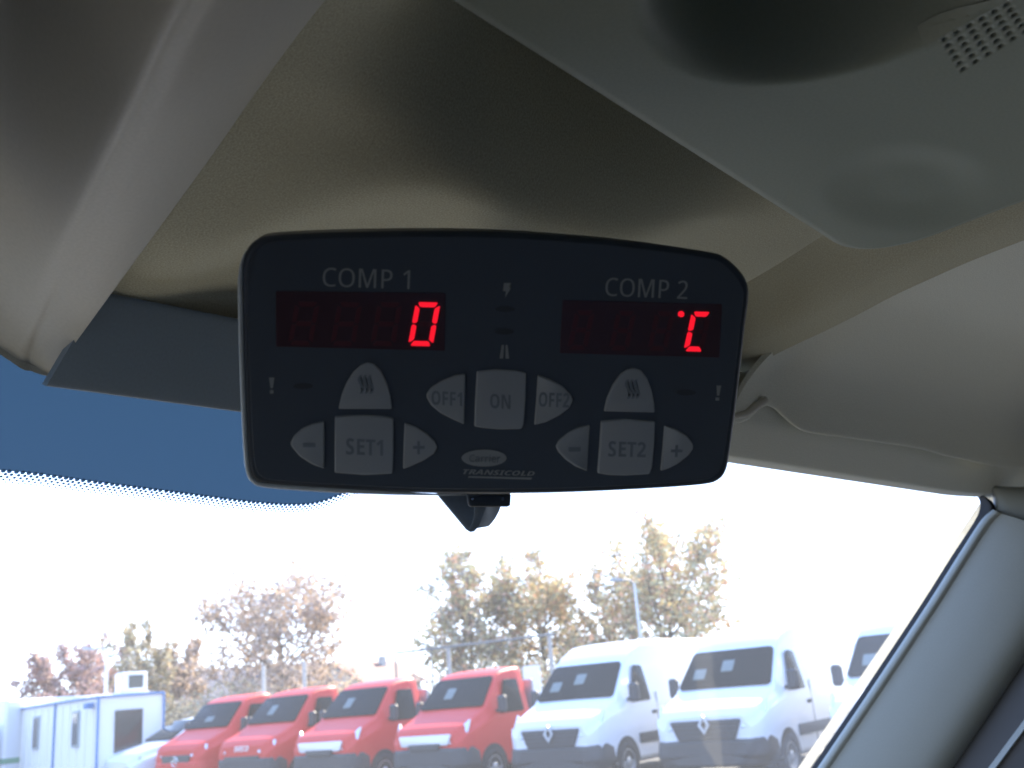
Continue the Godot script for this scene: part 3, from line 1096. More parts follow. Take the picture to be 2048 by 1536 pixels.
# ------------------------------------------------------------------ vehicles
# local axes: +z is the vehicle's front (z = 0 at the bumper), x across, y up
func body(st: SurfaceTool, stations: Array) -> void:
	# station: [z, y bottom, y belt, y top, half width low, half width belt, half width top, corner radius]
	var rings := []
	for s in stations:
		var yb: float = s[1]
		var ym: float = s[2]
		var yt: float = s[3]
		var rd: float = s[7]
		var half := [Vector2(s[4] * .9, yb), Vector2(s[4], yb + .05), Vector2(s[4], yb + .12), Vector2(lerpf(s[4], s[5], .6), lerpf(yb, ym, .6)), Vector2(s[5], ym - .02), Vector2(s[5] - .006, ym + .03)]
		for t in [.35, .75]:
			half.append(Vector2(lerpf(s[5], s[6], t), lerpf(ym, yt - rd, t)))
		for k in 5:
			var a := PI / 2 * k / 4.0
			half.append(Vector2(s[6] - rd + rd * cos(a), yt - rd + rd * sin(a)))
		half.append(Vector2(s[6] * .5, yt + .012))
		var ring := []
		for p in half:
			ring.append(Vector3(p.x, p.y, s[0]))
		ring.append(Vector3(0, yt + .016, s[0]))
		for i in range(half.size() - 1, -1, -1):
			ring.append(Vector3(-half[i].x, half[i].y, s[0]))
		rings.append(ring)
	smooth(st)
	var n: int = rings[0].size()
	for i in rings.size() - 1:
		for k in n:
			var k2 := (k + 1) % n
			quad(st, rings[i][k], rings[i][k2], rings[i + 1][k2], rings[i + 1][k])
	for e in [0, rings.size() - 1]:
		smooth(st, 2 + e)
		var c := Vector3(0, (stations[e][1] + stations[e][3]) / 2, stations[e][0])
		for k in n:
			var k2 := (k + 1) % n
			if e:
				tri(st, c, rings[e][k], rings[e][k2])
			else:
				tri(st, c, rings[e][k2], rings[e][k])
func panel3(st: SurfaceTool, pts: Array, thick: float, corner: float, out: Vector3) -> void:
	var n: Vector3 = (pts[1] - pts[0]).cross(pts[-1] - pts[0]).normalized()
	if n.dot(out) < 0:
		n = -n
	plate(st, rounded(pts, corner, 4), n, thick, minf(.006, thick * .5), 2)
func wheel(parent: Node3D, c: Vector3, side: float, rad := .345) -> void:
	var w := Node3D.new()
	w.name = "wheel"
	parent.add_child(w, true)
	w.position = c
	var st := begin()
	lathe_x(st, Vector3.ZERO, [Vector2(-.10 * side, rad * .62), Vector2(-.10 * side, rad * .96), Vector2(-.06 * side, rad), Vector2(.06 * side, rad), Vector2(.10 * side, rad * .95), Vector2(.105 * side, rad * .75), Vector2(.085 * side, rad * .64)], 28)
	obj("tyre", st, M.tyre, w)
	st = begin()
	lathe_x(st, Vector3.ZERO, [Vector2(.086 * side, rad * .66), Vector2(.092 * side, rad * .60), Vector2(.045 * side, rad * .52), Vector2(.05 * side, rad * .32), Vector2(.085 * side, rad * .24), Vector2(.09 * side, 0.0)], 28)
	obj("rim", st, M.wheel_steel, w)
func mirror(parent: Node3D, c: Vector3, side: float, m: Material) -> void:
	var st := begin()
	bbox(st, Transform3D(Basis(Vector3.UP, .2 * side), c + Vector3(.13 * side, .03, 0)), Vector3(.19, .34, .13), .04)
	bbox(st, Transform3D(Basis(), c + Vector3(.02 * side, -.09, -.02)), Vector3(.16, .06, .08), .02)
	obj("mirror", st, m, parent)

func white_van(label: String, where: Vector3, turn: float, high := true) -> Node3D:
	var t := thing("white_van", label, "van", where, turn, "white vans in the parked row")
	var roof := .17 if high else 0.0
	var S := [[0.0, .42, .86, 1.06, .70, .78, .70, .10], [-.05, .36, .93, 1.13, .86, .90, .84, .10], [-.16, .33, 1.02, 1.19, .95, .97, .90, .10], [-.45, .30, 1.12, 1.30, .985, .99, .92, .09], [-.86, .30, 1.20, 1.44, .99, 1.0, .93, .07], [-1.16, .30, 1.25, 1.74, .99, 1.0, .875, .06], [-1.56, .30, 1.28, 2.13, .99, 1.0, .82, .07], [-1.80, .30, 1.30, 2.22 + roof * .55, .99, 1.0, .82, .12], [-2.15, .30, 1.30, 2.30 + roof * .95, .99, 1.0, .84, .15], [-2.6, .30, 1.30, 2.33 + roof, .99, 1.0, .86, .16], [-5.5, .30, 1.30, 2.33 + roof, .99, 1.0, .86, .16], [-5.55, .34, 1.30, 2.28 + roof, .95, .96, .83, .16]]
	var st := begin()
	body(st, S)
	obj("body", st, M.white_paint, t)
	# windscreen with sheets of paper behind it
	st = begin()
	panel3(st, [Vector3(-.86, 1.485, -.885), Vector3(.86, 1.485, -.885), Vector3(.76, 2.09, -1.505), Vector3(-.76, 2.09, -1.505)], .030, .09, Vector3(0, .5, 1))
	var ws := obj("windscreen", st, M.vehicle_glass, t)
	for q in [[-.62, 1.62, .22, .24], [-.12, 1.72, .22, .26]]:
		st = begin()
		var k: float = (q[1] - 1.485) / .605
		var o := Vector3(q[0], q[1], -.885 - .62 * k) + Vector3(0, .024, .023)
		var up: Vector3 = Vector3(0, .605, -.62).normalized() * float(q[3])
		panel3(st, [o, o + Vector3(q[2], 0, 0), o + Vector3(q[2], 0, 0) + up, o + up], .008, .02, Vector3(0, .5, 1))
		obj("paper", st, M.windscreen_sheet, ws)
	# side windows, doors' trim and handles
	for s in [1.0, -1.0]:
		st = begin()
		panel3(st, [Vector3(1.004 * s, 1.36, -1.30), Vector3(1.004 * s, 1.36, -2.02), Vector3(.888 * s, 2.00, -1.98), Vector3(.888 * s, 2.02, -1.66)], .014, .06, Vector3(s, .1, 0))
		obj("side_window", st, M.vehicle_glass, t)
		st = begin()
		panel3(st, [Vector3(1.0 * s, .62, -1.45), Vector3(1.0 * s, .62, -3.6), Vector3(1.0 * s, .80, -3.6), Vector3(1.0 * s, .80, -1.45)], .022, .03, Vector3(s, 0, 0))
		obj("side_trim", st, M.bumper_plastic, t)
		st = begin()
		box_at(st, Vector3(1.0 * s, 1.14, -2.12), Vector3(.05, .06, .18), .015)
		obj("door_handle", st, M.bumper_plastic, t)
		# gap lines round the front door
		st = begin()
		box_at(st, Vector3(.996 * s, .95, -2.26), Vector3(.012, 1.1, .012))
		obj("door_gap", st, M.rubber, t)
		mirror(t, Vector3(.99 * s, 1.50, -1.22), s, M.bumper_plastic)
		# lamp: a long lens that wraps round the corner
		st = begin()
		panel3(st, [Vector3(.60 * s, .86, .005), Vector3(.86 * s, .88, -.06), Vector3(.955 * s, 1.06, -.24), Vector3(.93 * s, 1.24, -.50), Vector3(.80 * s, 1.15, -.17)], .035, .05, Vector3(s * .6, .5, 1))
		obj("headlight", st, M.lamp_lens, t)
		st = begin()
		panel3(st, [Vector3(.62 * s, .42, .02), Vector3(.84 * s, .42, -.03), Vector3(.84 * s, .54, -.03), Vector3(.62 * s, .54, .02)], .02, .03, Vector3(s * .3, 0, 1))
		obj("fog_lamp", st, M.dark_plastic, t)
		for z in [-.98, -4.35]:
			st = begin()
			var arc := []
			for k in 17:
				var a := PI * k / 16.0
				arc.append(Vector3(.985 * s, .36 + .43 * sin(a), z + .43 * cos(a)))
			panel3(st, arc, .012, .01, Vector3(s, 0, 0))
			obj("wheel_arch", st, M.rubber, t)
			wheel(t, Vector3(.915 * s, .345, z), s)
	# grille with its ribs, badge and bumper
	st = begin()
	panel3(st, [Vector3(-.50, .70, .012), Vector3(.50, .70, .012), Vector3(.64, 1.01, -.005), Vector3(-.64, 1.01, -.005)], .03, .05, Vector3(0, 0, 1))
	var g := obj("grille", st, M.bumper_plastic, t)
	for k in 4:
		st = begin()
		box_at(st, Vector3(0, .745 + k * .07, .042 - k * .003), Vector3(1.02 + k * .06, .018, .014), .004)
		obj("grille_bar", st, M.dark_plastic, g)
	st = begin()
	for q in [1, -1]:
		var o := [Vector3(0, .94 + .155, .045), Vector3(.105 * q, .94, .055), Vector3(0, .94 - .155, .045)]
		var i := [Vector3(0, .94 - .085, .05), Vector3(.052 * q, .94, .055), Vector3(0, .94 + .085, .05)]
		plate(st, o + i, Vector3(0, 0, 1), .03, .008, 2)
	obj("badge", st, M.wheel_steel, t)
	st = begin()
	body(st, [[.045, .34, .50, .66, .62, .68, .66, .05], [.03, .30, .50, .69, .80, .84, .80, .05], [-.07, .28, .50, .72, .93, .96, .93, .05], [-.30, .28, .50, .74, 1.0, 1.012, .99, .05], [-.52, .28, .46, .68, 1.0, 1.012, .99, .05]])
	obj("bumper", st, M.bumper_plastic, t)
	return t

func red_truck(label: String, where: Vector3, turn: float, style: int) -> Node3D:
	# style 0: dark grille with a round badge; 1: lettered bonnet and black slot; 2: silver band between the lamps
	var t := thing("red_truck" if style else "red_van", label, "truck" if style else "van", where, turn, "red trucks in the parked row")
	var end := -2.25
	var S := [[0.0, .44, .84, 1.04, .68, .76, .68, .10], [-.05, .38, .90, 1.12, .82, .88, .82, .10], [-.16, .34, 1.00, 1.19, .92, .94, .87, .10], [-.45, .34, 1.08, 1.29, .96, .97, .89, .09], [-.82, .34, 1.18, 1.45, .97, .98, .90, .07], [-1.10, .34, 1.23, 1.75, .97, .98, .85, .06], [-1.44, .34, 1.26, 2.09, .97, .98, .79, .07], [-1.62, .34, 1.27, 2.17, .97, .98, .79, .10], [-1.95, .34, 1.28, 2.22, .97, .98, .81, .12], [end + .05, .34, 1.28, 2.23, .97, .98, .82, .12], [end, .36, 1.28, 2.20, .95, .96, .80, .12]]
	var st := begin()
	body(st, S)
	obj("body", st, M.red_paint, t)
	st = begin()
	panel3(st, [Vector3(-.83, 1.495, -.845), Vector3(.83, 1.495, -.845), Vector3(.735, 2.055, -1.385), Vector3(-.735, 2.055, -1.385)], .030, .07, Vector3(0, .5, 1))
	var ws := obj("windscreen", st, M.vehicle_glass, t)
	for q in ([[-.30, 1.66, .22, .28]] if style else [[-.2, 1.62, .3, .16]]):
		st = begin()
		var k: float = (q[1] - 1.495) / .56
		var o := Vector3(q[0], q[1], -.845 - .54 * k) + Vector3(0, .022, .022)
		var up: Vector3 = Vector3(.03, .56, -.54).normalized() * float(q[3])
		panel3(st, [o, o + Vector3(q[2], 0, 0), o + Vector3(q[2], 0, 0) + up, o + up], .008, .02, Vector3(0, .5, 1))
		obj("paper", st, M.windscreen_sheet, ws)
	for s in [1.0, -1.0]:
		st = begin()
		panel3(st, [Vector3(.985 * s, 1.34, -1.22), Vector3(.985 * s, 1.34, -2.02), Vector3(.868 * s, 1.98, -1.98), Vector3(.868 * s, 1.98, -1.52)], .014, .05, Vector3(s, .1, 0))
		obj("side_window", st, M.vehicle_glass, t)
		st = begin()
		box_at(st, Vector3(.98 * s, 1.12, -2.0), Vector3(.05, .05, .17), .015)
		obj("door_handle", st, M.bumper_plastic, t)
		mirror(t, Vector3(.97 * s, 1.48, -1.14), s, M.bumper_plastic)
		st = begin()
		if style == 2:
			panel3(st, [Vector3(.52 * s, .86, .01), Vector3(.84 * s, .87, -.05), Vector3(.93 * s, 1.06, -.20), Vector3(.88 * s, 1.24, -.44), Vector3(.74 * s, 1.12, -.11)], .035, .05, Vector3(s * .6, .5, 1))
		else:
			panel3(st, [Vector3(.54 * s, .90, .0), Vector3(.85 * s, .90, -.06), Vector3(.92 * s, 1.02, -.20), Vector3(.88 * s, 1.14, -.30), Vector3(.66 * s, 1.06, -.06)], .035, .05, Vector3(s * .6, .5, 1))
		obj("headlight", st, M.lamp_lens, t)
		st = begin()
		panel3(st, [Vector3(.60 * s, .46, .03), Vector3(.80 * s, .46, -.02), Vector3(.80 * s, .56, -.02), Vector3(.60 * s, .56, .03)], .02, .03, Vector3(s * .3, 0, 1))
		obj("fog_lamp", st, M.lamp_lens if style == 1 else M.dark_plastic, t)
		for z in [-.92, -4.0]:
			if z > -2:
				st = begin()
				var arc := []
				for k in 17:
					var a := PI * k / 16.0
					arc.append(Vector3(.965 * s, .36 + .43 * sin(a), z + .43 * cos(a)))
				panel3(st, arc, .014, .01, Vector3(s, 0, 0))
				obj("wheel_arch", st, M.rubber, t)
			wheel(t, Vector3(.90 * s, .345, z), s)
	st = begin()
	if style == 2:
		panel3(st, [Vector3(-.60, .84, .014), Vector3(.60, .84, .014), Vector3(.68, 1.04, -.005), Vector3(-.68, 1.04, -.005)], .03, .05, Vector3(0, .1, 1))
		var g := obj("grille", st, M.silver_trim, t)
		st = begin()
		panel3(st, [Vector3(-.36, .76, .050), Vector3(.36, .76, .050), Vector3(.42, .88, .040), Vector3(-.42, .88, .040)], .02, .04, Vector3(0, .0, 1))
		obj("grille_opening", st, M.dark_plastic, g)
	elif style == 1:
		panel3(st, [Vector3(-.56, .74, .012), Vector3(.56, .74, .012), Vector3(.60, .84, .006), Vector3(-.60, .84, .006)], .03, .04, Vector3(0, .1, 1))
		obj("grille", st, M.dark_plastic, t)
		text_on("badge_lettering", "IVECO", Vector3(-.24, .95, .02), Vector3(.48, 0, 0), Vector3(0, .11, -.02), Vector3(0, .2, 2.0), M.silver_trim, t, 700)
	else:
		panel3(st, [Vector3(-.46, .66, .012), Vector3(.46, .66, .012), Vector3(.56, .94, -.004), Vector3(-.56, .94, -.004)], .03, .08, Vector3(0, .1, 1))
		obj("grille", st, M.dark_plastic, t)
		st = begin()
		var ring_pts := []
		for k in 25:
			ring_pts.append(Vector3(.11 * cos(TAU * k / 24.0), .80 + .11 * sin(TAU * k / 24.0), .045))
		var rr := []
		rr.resize(25)
		rr.fill(.012)
		tube(st, ring_pts, rr, 6, false)
		for k in 3:
			var a := PI / 2 + TAU * k / 3.0
			tube(st, [Vector3(0, .80, .045), Vector3(.105 * cos(a), .80 + .105 * sin(a), .045)], [.014, .006], 6)
		obj("badge", st, M.chrome, t)
	st = begin()
	body(st, [[.045, .36, .52, .74, .60, .66, .64, .05], [.03, .32, .52, .78, .76, .80, .78, .05], [-.07, .30, .52, .80, .89, .92, .90, .05], [-.30, .30, .52, .80, .97, .99, .97, .05], [-.48, .30, .48, .72, .97, .99, .97, .05]])
	obj("bumper", st, M.red_paint if style == 0 else M.bumper_plastic, t)
	# chassis rails and a low grey load bed behind the cab
	st = begin()
	for s in [-.38, .38]:
		box_at(st, Vector3(s, .55, -3.9), Vector3(.10, .18, 3.3), .01)
	obj("chassis_rail", st, M.bumper_plastic, t)
	st = begin()
	box_at(st, Vector3(0, .98, -4.0), Vector3(2.0, .10, 3.2), .01)
	box_at(st, Vector3(0, 1.45, -2.45), Vector3(1.9, 1.0, .06), .01)
	obj("load_bed", st, M.galvanised, t)
	return t

func white_car(label: String, where: Vector3, turn: float) -> Node3D:
	var t := thing("white_car", label, "car", where, turn, "white cars by the site cabin")
	t.scale = Vector3(1.08, 1.22, 1.1)
	var S := [[0.0, .34, .58, .70, .60, .66, .56, .08], [-.06, .26, .62, .77, .76, .80, .70, .08], [-.25, .22, .70, .88, .85, .87, .77, .08], [-.95, .20, .82, 1.02, .88, .89, .78, .07], [-1.30, .20, .86, 1.22, .88, .89, .70, .06], [-1.75, .20, .88, 1.42, .88, .89, .63, .08], [-2.2, .20, .90, 1.47, .88, .89, .63, .10], [-3.2, .20, .92, 1.44, .88, .89, .63, .10], [-3.8, .22, .94, 1.26, .86, .87, .62, .10], [-4.0, .30, .90, 1.02, .80, .82, .66, .10]]
	var st := begin()
	body(st, S)
	obj("body", st, M.white_paint, t)
	st = begin()
	panel3(st, [Vector3(-.70, 1.055, -.985), Vector3(.70, 1.055, -.985), Vector3(.57, 1.405, -1.70), Vector3(-.57, 1.405, -1.70)], .028, .06, Vector3(0, .8, 1))
	obj("windscreen", st, M.vehicle_glass, t)
	for s in [1.0, -1.0]:
		st = begin()
		panel3(st, [Vector3(.872 * s, .96, -1.35), Vector3(.872 * s, .98, -3.3), Vector3(.70 * s, 1.33, -3.0), Vector3(.70 * s, 1.34, -1.85)], .016, .06, Vector3(s, .2, 0))
		obj("side_window", st, M.vehicle_glass, t)
		st = begin()
		panel3(st, [Vector3(.46 * s, .60, -.03), Vector3(.74 * s, .64, -.10), Vector3(.80 * s, .78, -.30), Vector3(.62 * s, .75, -.10)], .03, .03, Vector3(s * .5, .5, 1))
		obj("headlight", st, M.lamp_lens, t)
		mirror(t, Vector3(.80 * s, .96, -1.42), s, M.white_paint)
		for z in [-.75, -3.2]:
			wheel(t, Vector3(.80 * s, .31, z), s, .31)
	st = begin()
	panel3(st, [Vector3(-.45, .36, .0), Vector3(.45, .36, .0), Vector3(.50, .56, .0), Vector3(-.50, .56, .0)], .03, .05, Vector3(0, 0, 1))
	obj("grille", st, M.dark_plastic, t)
	return t

# ------------------------------------------------------------------ trees, fence, buildings
func tree(label: String, base: Vector3, height: float, spread: float, tones: Array, leaves: int, seed_: int, leaf := .11, low := .22) -> Node3D:
	var t := thing("tree", label, "tree", base, 0.0, "autumn trees beyond the fence")
	var g := RandomNumberGenerator.new()
	g.seed = seed_
	var st := begin()
	var tips := []
	var trunk := []
	var radii := []
	for k in 6:
		var f := k / 5.0
		trunk.append(Vector3(g.randf_range(-.1, .1) * f, height * .62 * f, g.randf_range(-.1, .1) * f))
		radii.append(lerpf(height * .018, height * .006, f))
	tube(st, trunk, radii, 8)
	var limbs := 16
	for k in limbs:
		var f := lerpf(low, .98, float(k) / limbs)
		var o: Vector3 = spline(trunk, f)
		var a := k * 2.4 + g.randf_range(-.4, .4)
		var reach := spread * (.55 + .45 * sin(PI * clampf(f * .95, 0, 1))) * g.randf_range(.75, 1.05)
		var rise := height * lerpf(.20, .36, f) * g.randf_range(.8, 1.15)
		var tip := o + Vector3(cos(a) * reach, rise, sin(a) * reach)
		var mid := o.lerp(tip, .5) + Vector3(0, -rise * .10, 0)
		tube(st, [o, mid, tip], [height * .007, height * .004, height * .0014], 6)
		tips.append([o, mid, tip])
		for b in 5:
			var q := mid.lerp(tip, g.randf_range(-.3, .9))
			var e := q + Vector3(g.randf_range(-1, 1), g.randf_range(.1, 1.2), g.randf_range(-1, 1)) * reach * .42
			tube(st, [q, e], [height * .0022, height * .0008], 4)
			tips.append([q, q.lerp(e, .5), e])
	obj("trunk", st, M.bark, t)
	# leaves: small folded faces strewn along the outer twigs, thinner towards the top
	st = begin()
	flat(st)
	for k in leaves:
		var w: Array = tips[g.randi() % tips.size()]
		var f := sqrt(g.randf())
		var p: Vector3 = w[0].lerp(w[1], f * 2.0) if f < .5 else w[1].lerp(w[2], f * 2.0 - 1.0)
		p += Vector3(g.randfn(0, 1), g.randfn(0, 1), g.randfn(0, 1)) * spread * .085
		var s := leaf * g.randf_range(.6, 1.5)
		var x := Vector3(g.randfn(0, 1), g.randfn(0, .6), g.randfn(0, 1)).normalized()
		var y := x.cross(Vector3(g.randfn(0, 1), g.randfn(0, 1), g.randfn(0, 1))).normalized()
		var c: Color = tones[g.randi() % tones.size()]
		st.set_color(c * g.randf_range(.7, 1.3))
		quad(st, p - x * s * .5, p + y * s * .34, p + x * s * .5, p - y * s * .34)
	obj("crown", st, M.leaf, t)
	return t
func shrub(label: String, base: Vector3, size: Vector3, tones: Array, seed_: int) -> void:
	var t := thing("shrub", label, "shrub", base, 0.0, "shrubs along the fence")
	var g := RandomNumberGenerator.new()
	g.seed = seed_
	var st := begin()
	for k in 9:
		var e := Vector3(g.randf_range(-.8, .8) * size.x, size.y * g.randf_range(.5, .95), g.randf_range(-.8, .8) * size.z)
		tube(st, [Vector3(e.x * .2, 0, e.z * .2), e], [.03, .008], 5)
	obj("stems", st, M.bark, t)
	st = begin()
	flat(st)
	for k in 3600:
		var d := Vector3(g.randfn(0, 1), g.randfn(0, 1), g.randfn(0, 1)).normalized() * pow(g.randf(), .4)
		var p := Vector3(d.x * size.x, size.y * .55 + d.y * size.y * .5, d.z * size.z)
		var s := .10 * g.randf_range(.6, 1.5)
		var x := Vector3(g.randfn(0, 1), g.randfn(0, .6), g.randfn(0, 1)).normalized()
		var y := x.cross(Vector3(g.randfn(0, 1), g.randfn(0, 1), g.randfn(0, 1))).normalized()
		st.set_color(tones[g.randi() % tones.size()] * g.randf_range(.7, 1.3))
		quad(st, p - x * s * .5, p + y * s * .34, p + x * s * .5, p - y * s * .34)
	obj("foliage", st, M.leaf, t)
func house(label: String, base: Vector3, turn: float, size: Vector3, ridge: float, roof: Material) -> void:
	var t := thing("house", label, "house", base, turn)
	var st := begin()
	box_at(st, Vector3(0, size.y / 2, 0), size, .02)
	flat(st)
	for s in [-1.0, 1.0]:
		var x: float = size.x / 2 * s
		tri(st, Vector3(x, size.y, -size.z / 2), Vector3(x, size.y, size.z / 2), Vector3(x, size.y + ridge, 0))
	obj("wall", st, M.render_cream, t)
	st = begin()
	for s in [-1.0, 1.0]:
		var e := Vector3(0, size.y - .18, (size.z / 2 + .4) * s)
		var up := Vector3(0, size.y + ridge + .02, 0)
		var w := Vector3(size.x / 2 + .4, 0, 0)
		plate(st, [e - w, e + w, up + w, up - w], (w.cross(up - e) * s).normalized() * -1.0 if (w.cross(up - e) * s).y < 0 else (w.cross(up - e) * s).normalized(), .12, .0, 1)
	var rf := obj("roof", st, roof, t)
	st = begin()
	box_at(st, Vector3(size.x * .22, size.y + ridge * .9, size.z * .12), Vector3(.5, 1.3, .5), .02)
	obj("chimney", st, M.render_cream, rf)
	for k in 3:
		for s in [-1.0, 1.0]:
			st = begin()
			box_at(st, Vector3(lerpf(-.32, .32, k / 2.0) * size.x, size.y * .62, (size.z / 2 + .01) * s), Vector3(1.1, 1.2, .08), .01)
			var w := obj("window", st, M.dark_glass, t)
			st = begin()
			box_at(st, Vector3(lerpf(-.32, .32, k / 2.0) * size.x, size.y * .62 - .66, (size.z / 2 + .04) * s), Vector3(1.3, .08, .2), .01)
			obj("sill", st, M.concrete, w)

func build_yard() -> void:
	# the parked row: each vehicle stands where its badge is seen, side by side and turned alike
	var psi := deg_to_rad(35.0)
	var d0 := ray(1093, 1468) * 18.0
	var origin := Vector3(d0.x, 0, d0.z)
	var along := Vector3(cos(psi), 0, sin(psi))
	var spot := func(t: float) -> Vector3: return origin + along * t
	white_van("white high-roof van parked beside a red truck", spot.call(0.08), -psi)
	white_van("white high-roof van parked between two other white vans", spot.call(3.15), -psi)
	white_van("white high-roof van partly hidden by the windscreen pillar", spot.call(6.15), -psi)
	red_truck("red truck with silver grille band parked beside a white van", spot.call(-2.9), -psi, 2)
	red_truck("red truck with silver grille band parked between two red trucks", spot.call(-5.85), -psi, 2)
	red_truck("red truck with lettered bonnet and black grille slot", spot.call(-8.4), -psi, 1)
	red_truck("red van with round badge on a dark grille", spot.call(-10.8), -psi, 0)
	white_car("white car parked beside the red van with the round badge", ground_at(312, 27.0), -psi)
	white_car("white car parked in front of the site cabin", ground_at(236, 25.6), -psi - .15)

	build_cabin()
	# truck at the edge of the yard
	var tk := thing("box_truck", "white box truck with green stripe beside the site cabin", "truck", ground_at(-62, 31.0), -.5)
	var st := begin()
	box_at(st, Vector3(0, 1.75, -2.6), Vector3(2.3, 2.1, 4.2), .06)
	obj("box_body", st, M.white_paint, tk)
	st = begin()
	box_at(st, Vector3(0, 1.25, .45), Vector3(2.1, 1.7, 1.6), .18)
	obj("cab", st, M.white_paint, tk)
	st = begin()
	box_at(st, Vector3(0, 1.62, 1.22), Vector3(1.8, .62, .08), .03)
	obj("windscreen", st, M.vehicle_glass, tk)
	st = begin()
	box_at(st, Vector3(0, 1.0, -2.6), Vector3(2.33, .16, 4.23), .01)
	obj("stripe", st, M.truck_green, tk)
	for s in [1.0, -1.0]:
		for z in [.4, -3.6]:
			wheel(tk, Vector3(.95 * s, .42, z), s, .42)
	# white board behind the red truck
	var bd := thing("white_board", "plain white upright panel on posts behind a red truck", "board", at(1068, 1400, 23.5) * Vector3(1, 0, 1), -.35)
	st = begin()
	box_at(st, Vector3(0, 1.75, 0), Vector3(.42, 1.05, .05), .008)
	obj("panel", st, M.paper, bd)
	for s in [-.15, .15]:
		st = begin()
		box_at(st, Vector3(s, .62, -.03), Vector3(.05, 1.24, .05), .005)
		obj("post", st, M.galvanised, bd)

	# fence: concrete posts and wire between them
	var fence := thing("fence", "wire fence with pale concrete posts behind the parked row", "fence")
	var posts := [[528, 30.0, 1330], [610, 29.5, 1322], [903, 27.0, 1292], [1110, 25.5, 1262]]
	for p in posts:
		var b := ground_at(p[0], p[1])
		var h := at(p[0], p[2], p[1]).y
		st = begin()
		bbox(st, Transform3D(Basis(), b + Vector3(0, h / 2, 0)), Vector3(.11, h, .11), .012)
		obj("post", st, M.concrete, fence)
	var gate := thing("gate", "tall pipe gate frame with three bars beside the wire fence", "gate")
	var a := [[795, 27.9], [832, 27.6], [868, 27.3]]
	st = begin()
	tube(st, [at(793, 1306, 27.9), at(903, 1293, 27.0), at(1110, 1268, 25.5)], [.035, .035, .03], 8)
	obj("top_rail", st, M.timber_grey, gate)
	for k in a.size():
		var b := ground_at(a[k][0], a[k][1])
		var h := at(a[k][0], 1306 - 4 * k, a[k][1]).y
		st = begin()
		tube(st, [b, b + Vector3(0, h, 0)], [.03 if k == 0 else .018, .03 if k == 0 else .018], 8)
		obj("bar", st, M.timber_grey, gate)
	for k in 7:
		st = begin()
		var pts := []
		for p in [[300, 31.5], [528, 30.0], [610, 29.5], [903, 27.0], [1110, 25.5], [1330, 24.0], [1600, 22.5]]:
			pts.append(ground_at(p[0], p[1]) + Vector3(0, .3 + k * .33, 0))
		var rad := []
		rad.resize(pts.size())
		rad.fill(.004)
		tube(st, pts, rad, 5)
		obj("wire", st, M.galvanised, fence)

	# lamp posts
	lamp_post("pale street lamp behind the site cabin", 211, 34.0, 1302, .07)
	lamp_post("slender white street lamp standing among yellow trees", 1296, 32.0, 1158, .06)

	# trees and shrubs
	var red_brown := [Color(0.46, 0.28, 0.23), Color(0.39, 0.28, 0.26), Color(0.50, 0.33, 0.24), Color(0.35, 0.26, 0.24)]  # leaf tones paled with grey, haze put into the colour
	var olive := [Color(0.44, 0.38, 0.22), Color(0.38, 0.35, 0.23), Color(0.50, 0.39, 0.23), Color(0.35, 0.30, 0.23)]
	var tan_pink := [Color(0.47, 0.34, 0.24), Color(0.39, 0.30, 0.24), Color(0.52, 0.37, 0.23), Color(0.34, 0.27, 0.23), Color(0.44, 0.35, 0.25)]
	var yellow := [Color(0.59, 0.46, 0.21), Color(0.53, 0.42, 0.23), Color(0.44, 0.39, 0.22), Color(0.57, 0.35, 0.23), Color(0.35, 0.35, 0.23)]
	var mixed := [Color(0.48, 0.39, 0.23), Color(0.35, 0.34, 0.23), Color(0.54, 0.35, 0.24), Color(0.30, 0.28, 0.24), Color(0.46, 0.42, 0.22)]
	var tr := func(label: String, px: float, depth: float, top: float, half: float, tones: Array, n: int, sd: int, leaf: float, low: float) -> void:
		tree(label, ground_at(px, depth), at(px, top, depth).y * 1.12, half * 1.3 * depth / FOCAL, tones, n, sd, leaf, low)
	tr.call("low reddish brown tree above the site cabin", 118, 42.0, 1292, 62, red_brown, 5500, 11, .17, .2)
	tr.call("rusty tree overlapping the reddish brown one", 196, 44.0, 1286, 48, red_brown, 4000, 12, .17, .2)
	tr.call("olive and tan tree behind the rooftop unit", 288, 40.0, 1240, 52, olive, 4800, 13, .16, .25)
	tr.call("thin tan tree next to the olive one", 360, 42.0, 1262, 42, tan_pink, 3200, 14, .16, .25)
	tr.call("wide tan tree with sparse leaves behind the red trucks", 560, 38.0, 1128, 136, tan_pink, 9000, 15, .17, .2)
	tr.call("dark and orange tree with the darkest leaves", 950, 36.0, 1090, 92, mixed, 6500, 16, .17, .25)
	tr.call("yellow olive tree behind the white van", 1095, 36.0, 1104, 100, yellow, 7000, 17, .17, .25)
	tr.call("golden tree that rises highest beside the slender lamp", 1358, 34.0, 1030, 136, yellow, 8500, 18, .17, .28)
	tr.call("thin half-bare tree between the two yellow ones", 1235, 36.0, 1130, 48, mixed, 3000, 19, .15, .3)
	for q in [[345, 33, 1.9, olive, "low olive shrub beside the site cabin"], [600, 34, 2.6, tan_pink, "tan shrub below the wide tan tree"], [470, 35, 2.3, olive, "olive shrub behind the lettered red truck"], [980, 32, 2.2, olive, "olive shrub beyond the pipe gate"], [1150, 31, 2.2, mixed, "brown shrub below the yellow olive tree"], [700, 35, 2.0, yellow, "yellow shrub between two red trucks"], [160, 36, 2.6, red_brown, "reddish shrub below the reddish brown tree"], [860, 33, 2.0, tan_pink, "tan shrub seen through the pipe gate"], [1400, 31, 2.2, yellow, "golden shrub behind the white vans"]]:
		shrub(q[4], ground_at(q[0], q[1]), Vector3(q[2], q[2] * 1.25, 1.0), q[3], int(q[0]))
